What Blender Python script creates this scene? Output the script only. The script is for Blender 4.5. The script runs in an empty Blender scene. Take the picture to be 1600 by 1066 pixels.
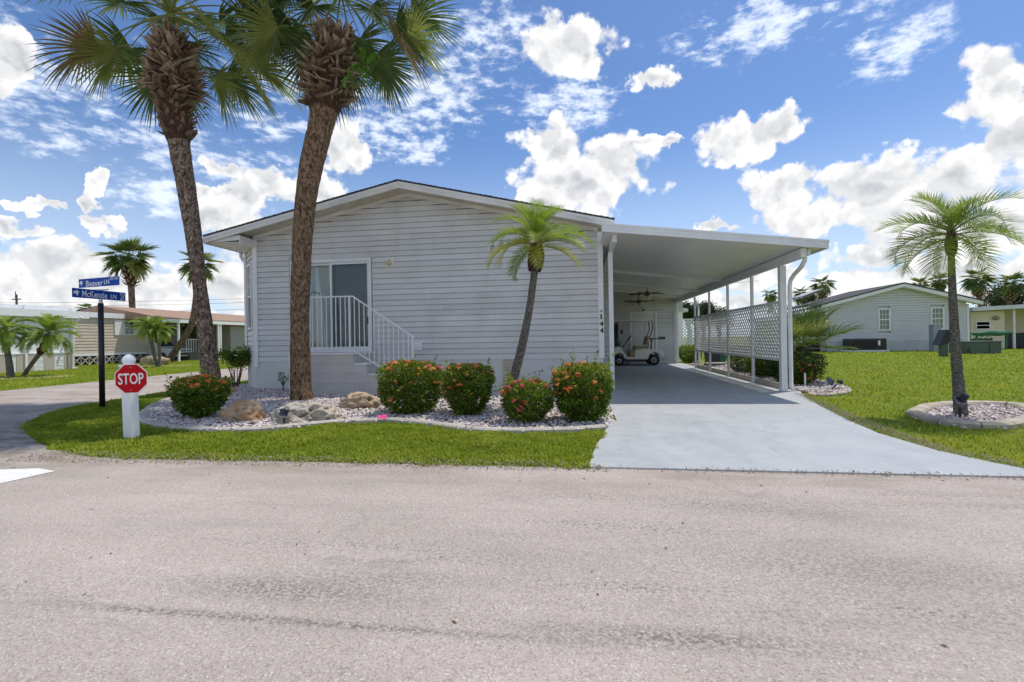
import bpy, bmesh, math, random
import numpy as np
from mathutils import Vector, Matrix, Euler, noise as mnoise
S = bpy.context.scene
C = S.collection
PI = math.pi
# ------------------------------------------------------------------ camera, sky, sun, exposure
FPX = 750.0; RHO = .016; YAW = math.atan(106/750); EYE = 1.2
cy_, sy_ = math.cos(YAW), math.sin(YAW)
R0 = Vector((cy_, sy_, 0)); FW = Vector((-sy_, cy_, 0)); ZU = Vector((0, 0, 1))
RV = R0*math.cos(RHO) - ZU*math.sin(RHO); UV = ZU*math.cos(RHO) + R0*math.sin(RHO)
def ray(px, py): return FW + RV*((px-800)/FPX) - UV*((py-530)/FPX)
def G(px, py, z=0.0):                      # surveyed photo point -> place on level ground
    d = ray(px, py); t = (z-EYE)/d.z; return (d.x*t, d.y*t)
def PY(px, py, Y):                         # on a wall parallel to the facade
    d = ray(px, py); t = Y/d.y; return (d.x*t, EYE+d.z*t)
def PX(px, py, X):                         # on a wall running away from the street
    d = ray(px, py); t = X/d.x; return (d.y*t, EYE+d.z*t)
cam = bpy.data.cameras.new('camera'); co = bpy.data.objects.new('camera', cam); C.objects.link(co)
cam.sensor_width = 36; cam.lens = 36*FPX/1600; cam.shift_y = -3/1600; cam.clip_end = 5000; cam.clip_start = .05
m3 = Matrix((RV, UV, -FW)).transposed(); co.matrix_world = Matrix.Translation((0, 0, EYE)) @ m3.to_4x4()
S.camera = co
S.view_settings.view_transform = 'Standard'; S.view_settings.look = 'None'
S.view_settings.exposure = 0.25; S.view_settings.gamma = 1; S.view_settings.use_curve_mapping = False
S.cycles.max_bounces = 6; S.cycles.diffuse_bounces = 3; S.cycles.glossy_bounces = 2; S.cycles.transmission_bounces = 3; S.cycles.transparent_max_bounces = 8
SUN = Vector((.87, .75, 2.83)).normalized()
sl = bpy.data.lights.new('sun', 'SUN'); sl.energy = 2.8; sl.angle = math.radians(.5); sl.color = (1, .94, .85)
so = bpy.data.objects.new('sun', sl); C.objects.link(so); so.rotation_euler = SUN.to_track_quat('Z', 'Y').to_euler(); so.location = SUN*30

W = bpy.data.worlds.new('World'); S.world = W; W.use_nodes = True
def mk_world():
    nt = W.node_tree; nt.nodes.clear(); N = nt.nodes; L = nt.links
    def setin(sock, v):
        if isinstance(v, bpy.types.NodeSocket): L.new(v, sock)
        else: sock.default_value = v
    def M(op, a, b=0.0, c=0.0, clamp=False):
        n = N.new('ShaderNodeMath'); n.operation = op; n.use_clamp = clamp
        setin(n.inputs[0], a); setin(n.inputs[1], b); setin(n.inputs[2], c); return n.outputs[0]
    def VM(op, a, b=(0, 0, 0), out=0):
        n = N.new('ShaderNodeVectorMath'); n.operation = op; setin(n.inputs[0], a); setin(n.inputs[1], b); return n.outputs[out]
    def MR(v, a, b, c, d, t='SMOOTHSTEP'):
        n = N.new('ShaderNodeMapRange'); n.interpolation_type = t; n.clamp = True if t == 'LINEAR' else n.clamp
        setin(n.inputs[0], v)
        for i, q in enumerate((a, b, c, d)): setin(n.inputs[1+i], q)
        return n.outputs[0]
    def MIX(f, a, b):
        n = N.new('ShaderNodeMix'); n.data_type = 'RGBA'; setin(n.inputs[0], f); setin(n.inputs[6], a); setin(n.inputs[7], b); return n.outputs[2]
    sky = N.new('ShaderNodeTexSky'); sky.sky_type = 'NISHITA'; sky.sun_disc = False
    el = math.asin(SUN.z); sky.sun_elevation = el; sky.sun_rotation = math.atan2(SUN.x, SUN.y)
    sky.air_density = 1.0; sky.dust_density = .6; sky.ozone_density = 2.2
    tc = N.new('ShaderNodeTexCoord'); D = VM('NORMALIZE', tc.outputs['Generated'])
    def AE(vec):
        s = N.new('ShaderNodeSeparateXYZ'); L.new(vec, s.inputs[0])
        az = M('ARCTAN2', s.outputs[0], s.outputs[1]); e = M('ARCSINE', s.outputs[2]); return az, e
    def ae(px, py):
        d = ray(px, py).normalized(); return math.atan2(d.x, d.y), math.asin(d.z)
    blobs = [  # cumulus heaps: photo centre and half sizes
        (905, 285, 112, 56), (862, 235, 56, 46), (948, 260, 58, 54), (845, 318, 60, 30),
        (1170, 215, 88, 44), (1215, 200, 45, 34), (880, 72, 80, 50), (925, 100, 34, 36), (1025, 124, 40, 24),
        (1000, 228, 28, 13), (1045, 228, 26, 13), (1550, 130, 85, 72), (1585, 220, 90, 60), (1490, 285, 150, 52), (1350, 285, 105, 42),
        (1220, 300, 52, 44), (1340, 330, 180, 38), (1500, 350, 190, 60), (1400, 395, 180, 22),
        (370, 315, 66, 44), (420, 300, 60, 30), (535, 225, 44, 50), (505, 300, 50, 36), (330, 345, 44, 26),
        (105, 415, 100, 42), (30, 455, 130, 46), (230, 450, 120, 46), (345, 440, 90, 48), (160, 485, 280, 22), (330, 300, 34, 18), (1160, 430, 120, 24), (1420, 430, 220, 26), (1200, 470, 200, 22), (1500, 470, 200, 16),
        (12, 95, 40, 60), (152, 275, 20, 26), (150, 315, 24, 22), (165, 348, 40, 16), (50, 318, 50, 10), (20, 352, 44, 14),
        (335, 250, 34, 16), (1110, 356, 90, 12)]
    def heap(vec2, lst, op, k=.0):
        cur = None
        for px, py, rx, ry in lst:
            a0, e0 = ae(px, py); a1, _ = ae(px+rx, py); _, e1 = ae(px, py-ry); ka, ke = 1/abs(a1-a0), 1/abs(e1-e0)
            n = N.new('ShaderNodeVectorMath'); n.operation = 'MULTIPLY_ADD'; L.new(vec2, n.inputs[0]); n.inputs[1].default_value = (ka, ke, 0); n.inputs[2].default_value = (-a0*ka, -e0*ke, 0)
            r = VM('LENGTH', n.outputs[0], out=1)
            cur = r if cur is None else (M('SMOOTH_MIN', cur, r, k) if k else M('MINIMUM', cur, r))
        return M('SUBTRACT', 1.0, cur)
    az, e = AE(D); cx = N.new('ShaderNodeCombineXYZ'); L.new(az, cx.inputs[0]); L.new(e, cx.inputs[1])
    wn = N.new('ShaderNodeTexNoise'); wn.inputs['Scale'].default_value = 16; wn.inputs['Detail'].default_value = 4; wn.inputs['Roughness'].default_value = .6; L.new(D, wn.inputs['Vector'])
    wm = N.new('ShaderNodeVectorMath'); wm.operation = 'MULTIPLY_ADD'; L.new(wn.outputs['Color'], wm.inputs[0]); wm.inputs[1].default_value = (.13, .09, 0); L.new(VM('SUBTRACT', cx.outputs[0], (.065, .045, 0)), wm.inputs[2]); V2 = wm.outputs[0]
    def puff(vec):
        nz = N.new('ShaderNodeTexNoise'); nz.inputs['Scale'].default_value = 13; nz.inputs['Detail'].default_value = 8
        nz.inputs['Roughness'].default_value = .62; L.new(vec, nz.inputs['Vector'])
        vo = N.new('ShaderNodeTexVoronoi'); vo.feature = 'F1'; vo.inputs['Scale'].default_value = 20; vo.inputs['Detail'].default_value = 1.6
        vo.inputs['Roughness'].default_value = .5; L.new(vec, vo.inputs['Vector'])
        return M('ADD', M('MULTIPLY', M('SUBTRACT', nz.outputs[0], .5), 3.1), M('MULTIPLY', M('SUBTRACT', .42, vo.outputs['Distance']), 1.5))
    hp = M('MULTIPLY', M('ADD', heap(V2, blobs, 'max', .2), .27), 2.4)
    g = N.new('ShaderNodeTexNoise'); g.inputs['Scale'].default_value = 2.6; g.inputs['Detail'].default_value = 2; L.new(D, g.inputs['Vector'])
    fr = VM('DOT_PRODUCT', D, tuple(FW), out=1); far = MR(fr, .45, .62, 1.0, 0.0)
    gen = M('SUBTRACT', M('MULTIPLY', M('SUBTRACT', g.outputs[0], .42), 5.0), M('MULTIPLY', M('SUBTRACT', 1.0, far), 6.0))  # unseen cloud cover outside the view, thickened to brighten the ambient light
    hp = M('MAXIMUM', hp, gen); p0 = puff(D); d0 = M('ADD', hp, p0)
    p1 = puff(VM('NORMALIZE', VM('ADD', D, (.012, .0, .024))))
    alpha = MR(d0, -.12, .62, 0.0, 1.0)
    alpha = M('MULTIPLY', alpha, MR(e, -.01, .03, 0, 1))
    relief = MR(M('SUBTRACT', p0, p1), -.34, .36, 0.0, 1.0, 'LINEAR')
    deep = MR(d0, .3, 2.9, 1.0, 0.0)
    lit = M('ADD', M('MULTIPLY', relief, .5), M('MULTIPLY', deep, .5))
    # thin high cloud: mackerel ripples and a veil
    hm = N.new('ShaderNodeMapping'); hm.inputs['Scale'].default_value = (1, 1, 2.3); L.new(D, hm.inputs[0])
    h1 = N.new('ShaderNodeTexNoise'); h1.inputs['Scale'].default_value = 32; h1.inputs['Detail'].default_value = 6; h1.inputs['Roughness'].default_value = .62; L.new(hm.outputs[0], h1.inputs['Vector'])
    hc = heap(V2, [(680, 150, 150, 90), (750, 60, 120, 80), (1230, 25, 330, 60), (1390, 75, 110, 60), (60, 130, 110, 90), (230, 215, 160, 60), (80, 215, 100, 50), (430, 190, 110, 40), (240, 300, 90, 40), (350, 250, 120, 40), (470, 130, 120, 60), (880, 160, 120, 50), (190, 120, 90, 60), (640, 230, 90, 40), (20, 30, 60, 60), (600, 200, 90, 40)], 'max')
    hb = N.new('ShaderNodeTexNoise'); hb.inputs['Scale'].default_value = 7; hb.inputs['Detail'].default_value = 4; L.new(D, hb.inputs['Vector'])
    hv = M('ADD', M('MULTIPLY', hc, .55), M('ADD', M('MULTIPLY', M('SUBTRACT', h1.outputs[0], .5), 2.3), M('MULTIPLY', M('SUBTRACT', hb.outputs[0], .5), 1.1)))
    ha = M('MULTIPLY', MR(hv, .02, .75, 0.0, 1.0), MR(hc, -.15, .35, 0, .85))
    # low haze whitening
    hz = MR(e, .0, .42, .62, 0.0)
    tint = N.new('ShaderNodeMix'); tint.data_type = 'RGBA'; tint.blend_type = 'MULTIPLY'; tint.inputs[0].default_value = 1
    L.new(sky.outputs[0], tint.inputs[6]); tint.inputs[7].default_value = SKYT
    base = MIX(hz, tint.outputs[2], HAZEC)
    c2 = MIX(ha, base, HIGHC)
    cc = MIX(lit, CLDK, CLLT)
    fin = MIX(alpha, c2, cc)
    bg = N.new('ShaderNodeBackground'); bg.inputs[1].default_value = .15; L.new(fin, bg.inputs[0])
    o = N.new('ShaderNodeOutputWorld'); L.new(bg.outputs[0], o.inputs[0])
SKYT = (.50, .62, .78, 1); HAZEC = (4.9, 5.6, 6.5, 1); HIGHC = (5.6, 6.1, 6.9, 1); CLDK = (3.1, 3.25, 3.5, 1); CLLT = (6.5, 6.45, 6.4, 1)
mk_world()

# ------------------------------------------------------------------ materials
def nd(m): return m.node_tree.nodes, m.node_tree.links
def principled(name):
    m = bpy.data.materials.new(name); m.use_nodes = True; return m, m.node_tree.nodes['Principled BSDF']
def P(name, col, var=.12, sc=6, rough=.6, bump=.0, bsc=60, metal=0, spec=.5, col2=None, dirt=0.0, trans=0, stretch=(1, 1, 1), coords='Object', detail=6, tint=0.0, tintcol=None):
    m, b = principled(name); N, L = nd(m)
    tc = N.new('ShaderNodeTexCoord'); mp = N.new('ShaderNodeMapping'); mp.inputs['Scale'].default_value = stretch
    L.new(tc.outputs[coords], mp.inputs[0])
    n = N.new('ShaderNodeTexNoise'); n.inputs['Scale'].default_value = sc; n.inputs['Detail'].default_value = detail; L.new(mp.outputs[0], n.inputs['Vector'])
    r = N.new('ShaderNodeMapRange'); r.inputs[1].default_value = .3; r.inputs[2].default_value = .7; L.new(n.outputs[0], r.inputs[0])
    mx = N.new('ShaderNodeMix'); mx.data_type = 'RGBA'; L.new(r.outputs[0], mx.inputs[0])
    c2 = col2 or tuple(c*(1+var) for c in col); c1 = col if col2 else tuple(c*(1-var) for c in col)
    mx.inputs[6].default_value = (*c1, 1); mx.inputs[7].default_value = (*c2, 1); out = mx.outputs[2]
    if tintcol:
        at = N.new('ShaderNodeAttribute'); at.attribute_name = 'tint'
        cr = N.new('ShaderNodeValToRGB'); L.new(at.outputs['Fac'], cr.inputs[0])
        while len(cr.color_ramp.elements) > 1: cr.color_ramp.elements.remove(cr.color_ramp.elements[0])
        cr.color_ramp.elements[0].position = tintcol[0][0]; cr.color_ramp.elements[0].color = (*tintcol[0][1], 1)
        for p, c in tintcol[1:]:
            q = cr.color_ramp.elements.new(p); q.color = (*c, 1)
        m2 = N.new('ShaderNodeMix'); m2.data_type = 'RGBA'; m2.blend_type = 'MIX'; m2.inputs[0].default_value = tint
        L.new(out, m2.inputs[6]); L.new(cr.outputs[0], m2.inputs[7]); out = m2.outputs[2]
    if dirt:
        n2 = N.new('ShaderNodeTexNoise'); n2.inputs['Scale'].default_value = 1.3; n2.inputs['Detail'].default_value = 8; L.new(tc.outputs[coords], n2.inputs['Vector'])
        r2 = N.new('ShaderNodeMapRange'); r2.inputs[1].default_value = .5; r2.inputs[2].default_value = .8; r2.inputs[4].default_value = dirt; L.new(n2.outputs[0], r2.inputs[0])
        m3_ = N.new('ShaderNodeMix'); m3_.data_type = 'RGBA'; L.new(r2.outputs[0], m3_.inputs[0]); L.new(out, m3_.inputs[6]); m3_.inputs[7].default_value = (.16, .13, .10, 1); out = m3_.outputs[2]
    L.new(out, b.inputs['Base Color']); b.inputs['Roughness'].default_value = rough; b.inputs['Metallic'].default_value = metal; b.inputs['Specular IOR Level'].default_value = spec
    if bump:
        bn = N.new('ShaderNodeTexNoise'); bn.inputs['Scale'].default_value = bsc; bn.inputs['Detail'].default_value = 5; L.new(mp.outputs[0], bn.inputs['Vector'])
        bp = N.new('ShaderNodeBump'); bp.inputs['Strength'].default_value = bump; bp.inputs['Distance'].default_value = .02; L.new(bn.outputs[0], bp.inputs['Height']); L.new(bp.outputs[0], b.inputs['Normal'])
    if trans:
        tr = N.new('ShaderNodeBsdfTranslucent'); L.new(out, tr.inputs[0]); ms = N.new('ShaderNodeMixShader'); ms.inputs[0].default_value = trans
        L.new(b.outputs[0], ms.inputs[1]); L.new(tr.outputs[0], ms.inputs[2]); L.new(ms.outputs[0], N['Material Output'].inputs[0])
    return m
def ramp(N, L, src, stops):
    cr = N.new('ShaderNodeValToRGB'); L.new(src, cr.inputs[0]); e = cr.color_ramp.elements
    e[0].position, e[0].color = stops[0][0], (*stops[0][1], 1); e[1].position, e[1].color = stops[-1][0], (*stops[-1][1], 1)
    for p, c in stops[1:-1]: q = e.new(p); q.color = (*c, 1)
    return cr.outputs[0]
def noise_(N, L, vec, sc, det=5, rough=.5, scale3=None, loc=None):
    if scale3 or loc:
        mp = N.new('ShaderNodeMapping'); L.new(vec, mp.inputs[0])
        if scale3: mp.inputs['Scale'].default_value = scale3
        if loc: mp.inputs['Location'].default_value = loc
        vec = mp.outputs[0]
    n = N.new('ShaderNodeTexNoise'); n.inputs['Scale'].default_value = sc; n.inputs['Detail'].default_value = det; n.inputs['Roughness'].default_value = rough; L.new(vec, n.inputs['Vector']); return n.outputs[0]
def mrange(N, L, v, a, b, c, d):
    n = N.new('ShaderNodeMapRange'); L.new(v, n.inputs[0])
    for i, q in enumerate((a, b, c, d)): n.inputs[1+i].default_value = q
    return n.outputs[0]
def mixc(N, L, f, a, b, blend='MIX'):
    n = N.new('ShaderNodeMix'); n.data_type = 'RGBA'; n.blend_type = blend
    for s, v in ((n.inputs[0], f), (n.inputs[6], a), (n.inputs[7], b)):
        if isinstance(v, bpy.types.NodeSocket): L.new(v, s)
        else: s.default_value = v
    return n.outputs[2]
def mathn(N, L, op, a, b):
    n = N.new('ShaderNodeMath'); n.operation = op
    for s, v in ((n.inputs[0], a), (n.inputs[1], b)):
        if isinstance(v, bpy.types.NodeSocket): L.new(v, s)
        else: s.default_value = v
    return n.outputs[0]
def asphalt():
    m, b = principled('asphalt'); N, L = nd(m); tc = N.new('ShaderNodeTexCoord'); v = tc.outputs['Object']
    vo = N.new('ShaderNodeTexVoronoi'); vo.inputs['Scale'].default_value = 130; L.new(v, vo.inputs['Vector'])
    sp = N.new('ShaderNodeSeparateColor'); L.new(vo.outputs['Color'], sp.inputs[0])
    agg = ramp(N, L, sp.outputs[0], [(0, (.34, .292, .255)), (.22, (.435, .382, .338)), (.6, (.485, .426, .378)), (.9, (.52, .462, .414)), (.99, (.61, .56, .51)), (1, (.69, .64, .59))])
    big = noise_(N, L, v, .5, 7, .6, (1, 2.2, 1)); col = mixc(N, L, 1.0, agg, ramp(N, L, big, [(.3, (.80, .79, .78)), (.7, (1.08, 1.07, 1.07))]), 'MULTIPLY')
    # dark pitted bands along the road, old joints
    pit = noise_(N, L, v, 42, 3, .5); band = noise_(N, L, v, .8, 5, .6, (.35, 2.4, 1), (3.1, .4, 0))
    pm = mathn(N, L, 'MULTIPLY', mrange(N, L, band, .50, .68, 0, 1), mrange(N, L, pit, .50, .66, 0, 1))
    col = mixc(N, L, mathn(N, L, 'MULTIPLY', pm, .75), col, (.13, .12, .11, 1))
    smear = mrange(N, L, noise_(N, L, v, 1.1, 5, .6, (.4, 2.6, 1), (7.7, 1.3, 0)), .56, .8, 0, .4); col = mixc(N, L, smear, col, (.26, .235, .21, 1))
    # tea-coloured grime beside the verge
    sx = N.new('ShaderNodeSeparateXYZ'); L.new(v, sx.inputs[0])
    ed = mrange(N, L, sx.outputs[1], 3.5, 4.6, 0, 1); st = mrange(N, L, noise_(N, L, v, 1.7, 6, .6, (.6, 1.6, 1)), .46, .66, 0, .75)
    col = mixc(N, L, mathn(N, L, 'MULTIPLY', ed, st), col, (.28, .215, .15, 1))
    # dark wash at the mouth of the side lane
    vs = N.new('ShaderNodeVectorMath'); vs.operation = 'DISTANCE'; L.new(v, vs.inputs[0]); vs.inputs[1].default_value = (-7.4, 5.2, 0)
    wash = mathn(N, L, 'MULTIPLY', mrange(N, L, vs.outputs['Value'], 3.0, .6, 0, 1), mrange(N, L, noise_(N, L, v, 2.6, 7, .65, (1, 1.5, 1)), .40, .62, 0, .8))
    col = mixc(N, L, wash, col, (.15, .132, .112, 1))
    # darker worn patch and pitted streaks along the lane
    def spot(cx, cy, rx, ry):
        a = N.new('ShaderNodeVectorMath'); a.operation = 'MULTIPLY_ADD'; L.new(v, a.inputs[0]); a.inputs[1].default_value = (1/rx, 1/ry, 0); a.inputs[2].default_value = (-cx/rx, -cy/ry, 0)
        q = N.new('ShaderNodeVectorMath'); q.operation = 'LENGTH'; L.new(a.outputs[0], q.inputs[0]); return mrange(N, L, q.outputs['Value'], 1.0, .2, 0, 1)
    grit_ = mrange(N, L, noise_(N, L, v, 55, 4, .6), .42, .6, 0, 1)
    for (qx, qy), rx, ry, am in ((G(445, 922), .85, .17, .8), (G(640, 905), .6, .12, .5), (G(300, 960), 1.1, .045, .9), (G(620, 985), 1.2, .04, .8), (G(1080, 1000), .9, .10, .85), (G(1400, 900), 1.2, .35, .35), (G(1200, 880), 1.8, .4, .3)):
        ms_ = mathn(N, L, 'MULTIPLY', spot(qx, qy, rx, ry), mathn(N, L, 'MULTIPLY', grit_, am)); col = mixc(N, L, ms_, col, (.17, .15, .13, 1))
    # hairline cracks
    wv = N.new('ShaderNodeTexVoronoi'); wv.feature = 'DISTANCE_TO_EDGE'; wv.inputs['Scale'].default_value = .55
    wn = N.new('ShaderNodeTexNoise'); wn.inputs['Scale'].default_value = 2.2; wn.inputs['Detail'].default_value = 6; L.new(v, wn.inputs['Vector'])
    va = N.new('ShaderNodeVectorMath'); va.operation = 'MULTIPLY_ADD'; L.new(wn.outputs['Color'], va.inputs[0]); va.inputs[1].default_value = (.9, .9, 0); L.new(v, va.inputs[2]); L.new(va.outputs[0], wv.inputs['Vector'])
    crk = mathn(N, L, 'MULTIPLY', mrange(N, L, wv.outputs['Distance'], .0, .007, 1, 0), mrange(N, L, noise_(N, L, v, .9, 3, .5, None, (5, 2, 0)), .56, .64, 0, .25))
    col = mixc(N, L, crk, col, (.1, .09, .085, 1))
    L.new(col, b.inputs['Base Color']); b.inputs['Roughness'].default_value = .92; b.inputs['Specular IOR Level'].default_value = .25
    hh = mathn(N, L, 'ADD', vo.outputs['Distance'], mathn(N, L, 'MULTIPLY', pm, -.9))
    bp = N.new('ShaderNodeBump'); bp.inputs['Strength'].default_value = .5; bp.inputs['Distance'].default_value = .004; L.new(hh, bp.inputs['Height']); L.new(bp.outputs[0], b.inputs['Normal'])
    return m
def driveway_mat():
    m, b = principled('painted_concrete'); N, L = nd(m); tc = N.new('ShaderNodeTexCoord'); v = tc.outputs['Object']
    col = ramp(N, L, noise_(N, L, v, 1.1, 8, .62), [(.3, (.39, .41, .42)), (.5, (.44, .46, .47)), (.72, (.48, .50, .505))])
    st = mrange(N, L, noise_(N, L, v, 3.4, 7, .7, (1.4, .5, 1), (2, 9, 0)), .52, .74, 0, .7); col = mixc(N, L, st, col, (.34, .35, .355, 1))
    ty = mrange(N, L, noise_(N, L, v, .7, 4, .5, (3.2, .25, 1), (1, 1, 0)), .5, .7, 0, .5); col = mixc(N, L, ty, col, (.36, .375, .38, 1))
    oil = mrange(N, L, noise_(N, L, v, 2.1, 3, .5, None, (8, 3, 0)), .70, .76, 0, .5); col = mixc(N, L, oil, col, (.22, .215, .205, 1))
    chip = mrange(N, L, noise_(N, L, v, 9, 3, .5), .735, .75, 0, .85); col = mixc(N, L, chip, col, (.6, .59, .56, 1))
    wv = N.new('ShaderNodeTexVoronoi'); wv.feature = 'DISTANCE_TO_EDGE'; wv.inputs['Scale'].default_value = .33
    wn = N.new('ShaderNodeTexNoise'); wn.inputs['Scale'].default_value = 2; wn.inputs['Detail'].default_value = 6; L.new(v, wn.inputs['Vector'])
    va = N.new('ShaderNodeVectorMath'); va.operation = 'MULTIPLY_ADD'; L.new(wn.outputs['Color'], va.inputs[0]); va.inputs[1].default_value = (.6, .6, 0); L.new(v, va.inputs[2]); L.new(va.outputs[0], wv.inputs['Vector'])
    col = mixc(N, L, mrange(N, L, wv.outputs['Distance'], .0, .003, .55, 0), col, (.25, .26, .26, 1))
    L.new(col, b.inputs['Base Color']); L.new(mrange(N, L, noise_(N, L, v, 5, 5), .3, .7, .45, .7), b.inputs['Roughness'])
    bp = N.new('ShaderNodeBump'); bp.inputs['Strength'].default_value = .25; bp.inputs['Distance'].default_value = .004; L.new(noise_(N, L, v, 120, 3), bp.inputs['Height']); L.new(bp.outputs[0], b.inputs['Normal'])
    return m
def ground_mat():
    m, b = principled('turf_ground'); N, L = nd(m); tc = N.new('ShaderNodeTexCoord'); v = tc.outputs['Object']
    fine = ramp(N, L, noise_(N, L, v, 38, 6, .7), [(.3, (.07, .085, .014)), (.5, (.19, .25, .022)), (.7, (.34, .39, .045))])
    pat = ramp(N, L, noise_(N, L, v, .8, 7, .6), [(.32, (.75, .85, .7)), (.5, (1, 1, 1)), (.68, (1.35, 1.1, .9))])
    col = mixc(N, L, 1.0, fine, pat, 'MULTIPLY')
    bare = mrange(N, L, noise_(N, L, v, 1.6, 7, .65, None, (4, 4, 0)), .60, .72, 0, .7); col = mixc(N, L, bare, col, (.19, .15, .085, 1))
    L.new(col, b.inputs['Base Color']); b.inputs['Roughness'].default_value = .95; b.inputs['Specular IOR Level'].default_value = .15
    bp = N.new('ShaderNodeBump'); bp.inputs['Strength'].default_value = .9; bp.inputs['Distance'].default_value = .04; L.new(noise_(N, L, v, 30, 6, .7), bp.inputs['Height']); L.new(bp.outputs[0], b.inputs['Normal'])
    return m
def trunk_mat(name, dark, mid, light, sx=16, zst=.35, amount=.5):
    m, b = principled(name); N, L = nd(m); tc = N.new('ShaderNodeTexCoord'); v = tc.outputs['Object']
    n1 = noise_(N, L, v, sx, 5, .6, (1, 1, zst)); n2 = noise_(N, L, v, sx*1.9, 4, .6, (1, 1, zst), (3, 1, 4))
    col = ramp(N, L, n1, [(.36, dark), (.52, mid), (.72, light)])
    fl = mrange(N, L, n2, .56, .64, 0, amount); col = mixc(N, L, fl, col, (*[min(1, c*1.7) for c in light], 1))
    cr = mrange(N, L, noise_(N, L, v, sx*1.2, 3, .5, (1.3, 1.3, zst*.7), (7, 7, 1)), .32, .42, .8, 0)
    col = mixc(N, L, cr, col, (*[c*.45 for c in dark], 1))
    L.new(col, b.inputs['Base Color']); b.inputs['Roughness'].default_value = .95; b.inputs['Specular IOR Level'].default_value = .15
    h = mathn(N, L, 'SUBTRACT', n2, mathn(N, L, 'MULTIPLY', cr, .6))
    bp = N.new('ShaderNodeBump'); bp.inputs['Strength'].default_value = 1; bp.inputs['Distance'].default_value = .05; L.new(h, bp.inputs['Height']); L.new(bp.outputs[0], b.inputs['Normal'])
    return m
def glass_mat(name, col=(.02, .025, .03), rough=.04, spec=.9):
    m, b = principled(name); b.inputs['Base Color'].default_value = (*col, 1); b.inputs['Roughness'].default_value = rough; b.inputs['Specular IOR Level'].default_value = spec; return m
def pane_mat():                              # real see-through glass with a reflection
    m, b = principled('door_glass'); N, L = nd(m); tr = N.new('ShaderNodeBsdfTransparent'); tr.inputs[0].default_value = (.95, .98, .97, 1)
    gl = N.new('ShaderNodeBsdfGlossy'); gl.inputs['Roughness'].default_value = .03
    fr = N.new('ShaderNodeFresnel'); fr.inputs[0].default_value = 1.55; ms = N.new('ShaderNodeMixShader')
    L.new(fr.outputs[0], ms.inputs[0]); L.new(tr.outputs[0], ms.inputs[1]); L.new(gl.outputs[0], ms.inputs[2]); L.new(ms.outputs[0], N['Material Output'].inputs[0]); return m
def screen_mat():
    m, b = principled('insect_screen'); N, L = nd(m); b.inputs['Base Color'].default_value = (.03, .035, .04, 1); b.inputs['Roughness'].default_value = .8
    tr = N.new('ShaderNodeBsdfTransparent'); ms = N.new('ShaderNodeMixShader'); ms.inputs[0].default_value = .30
    L.new(tr.outputs[0], ms.inputs[1]); L.new(b.outputs[0], ms.inputs[2]); L.new(ms.outputs[0], N['Material Output'].inputs[0]); return m
def brickmat():
    m, b = principled('tan_brick'); N, L = nd(m); tc = N.new('ShaderNodeTexCoord'); mp = N.new('ShaderNodeMapping'); mp.inputs['Rotation'].default_value = (PI/2, 0, PI/2)
    L.new(tc.outputs['Object'], mp.inputs[0]); bt = N.new('ShaderNodeTexBrick'); L.new(mp.outputs[0], bt.inputs[0]); bt.inputs['Scale'].default_value = 2.2
    bt.inputs['Color1'].default_value = (.46, .31, .20, 1); bt.inputs['Color2'].default_value = (.36, .25, .17, 1); bt.inputs['Mortar'].default_value = (.5, .44, .37, 1)
    L.new(bt.outputs[0], b.inputs['Base Color']); b.inputs['Roughness'].default_value = .9; return m
SID = (.69, .69, .66)
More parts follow.
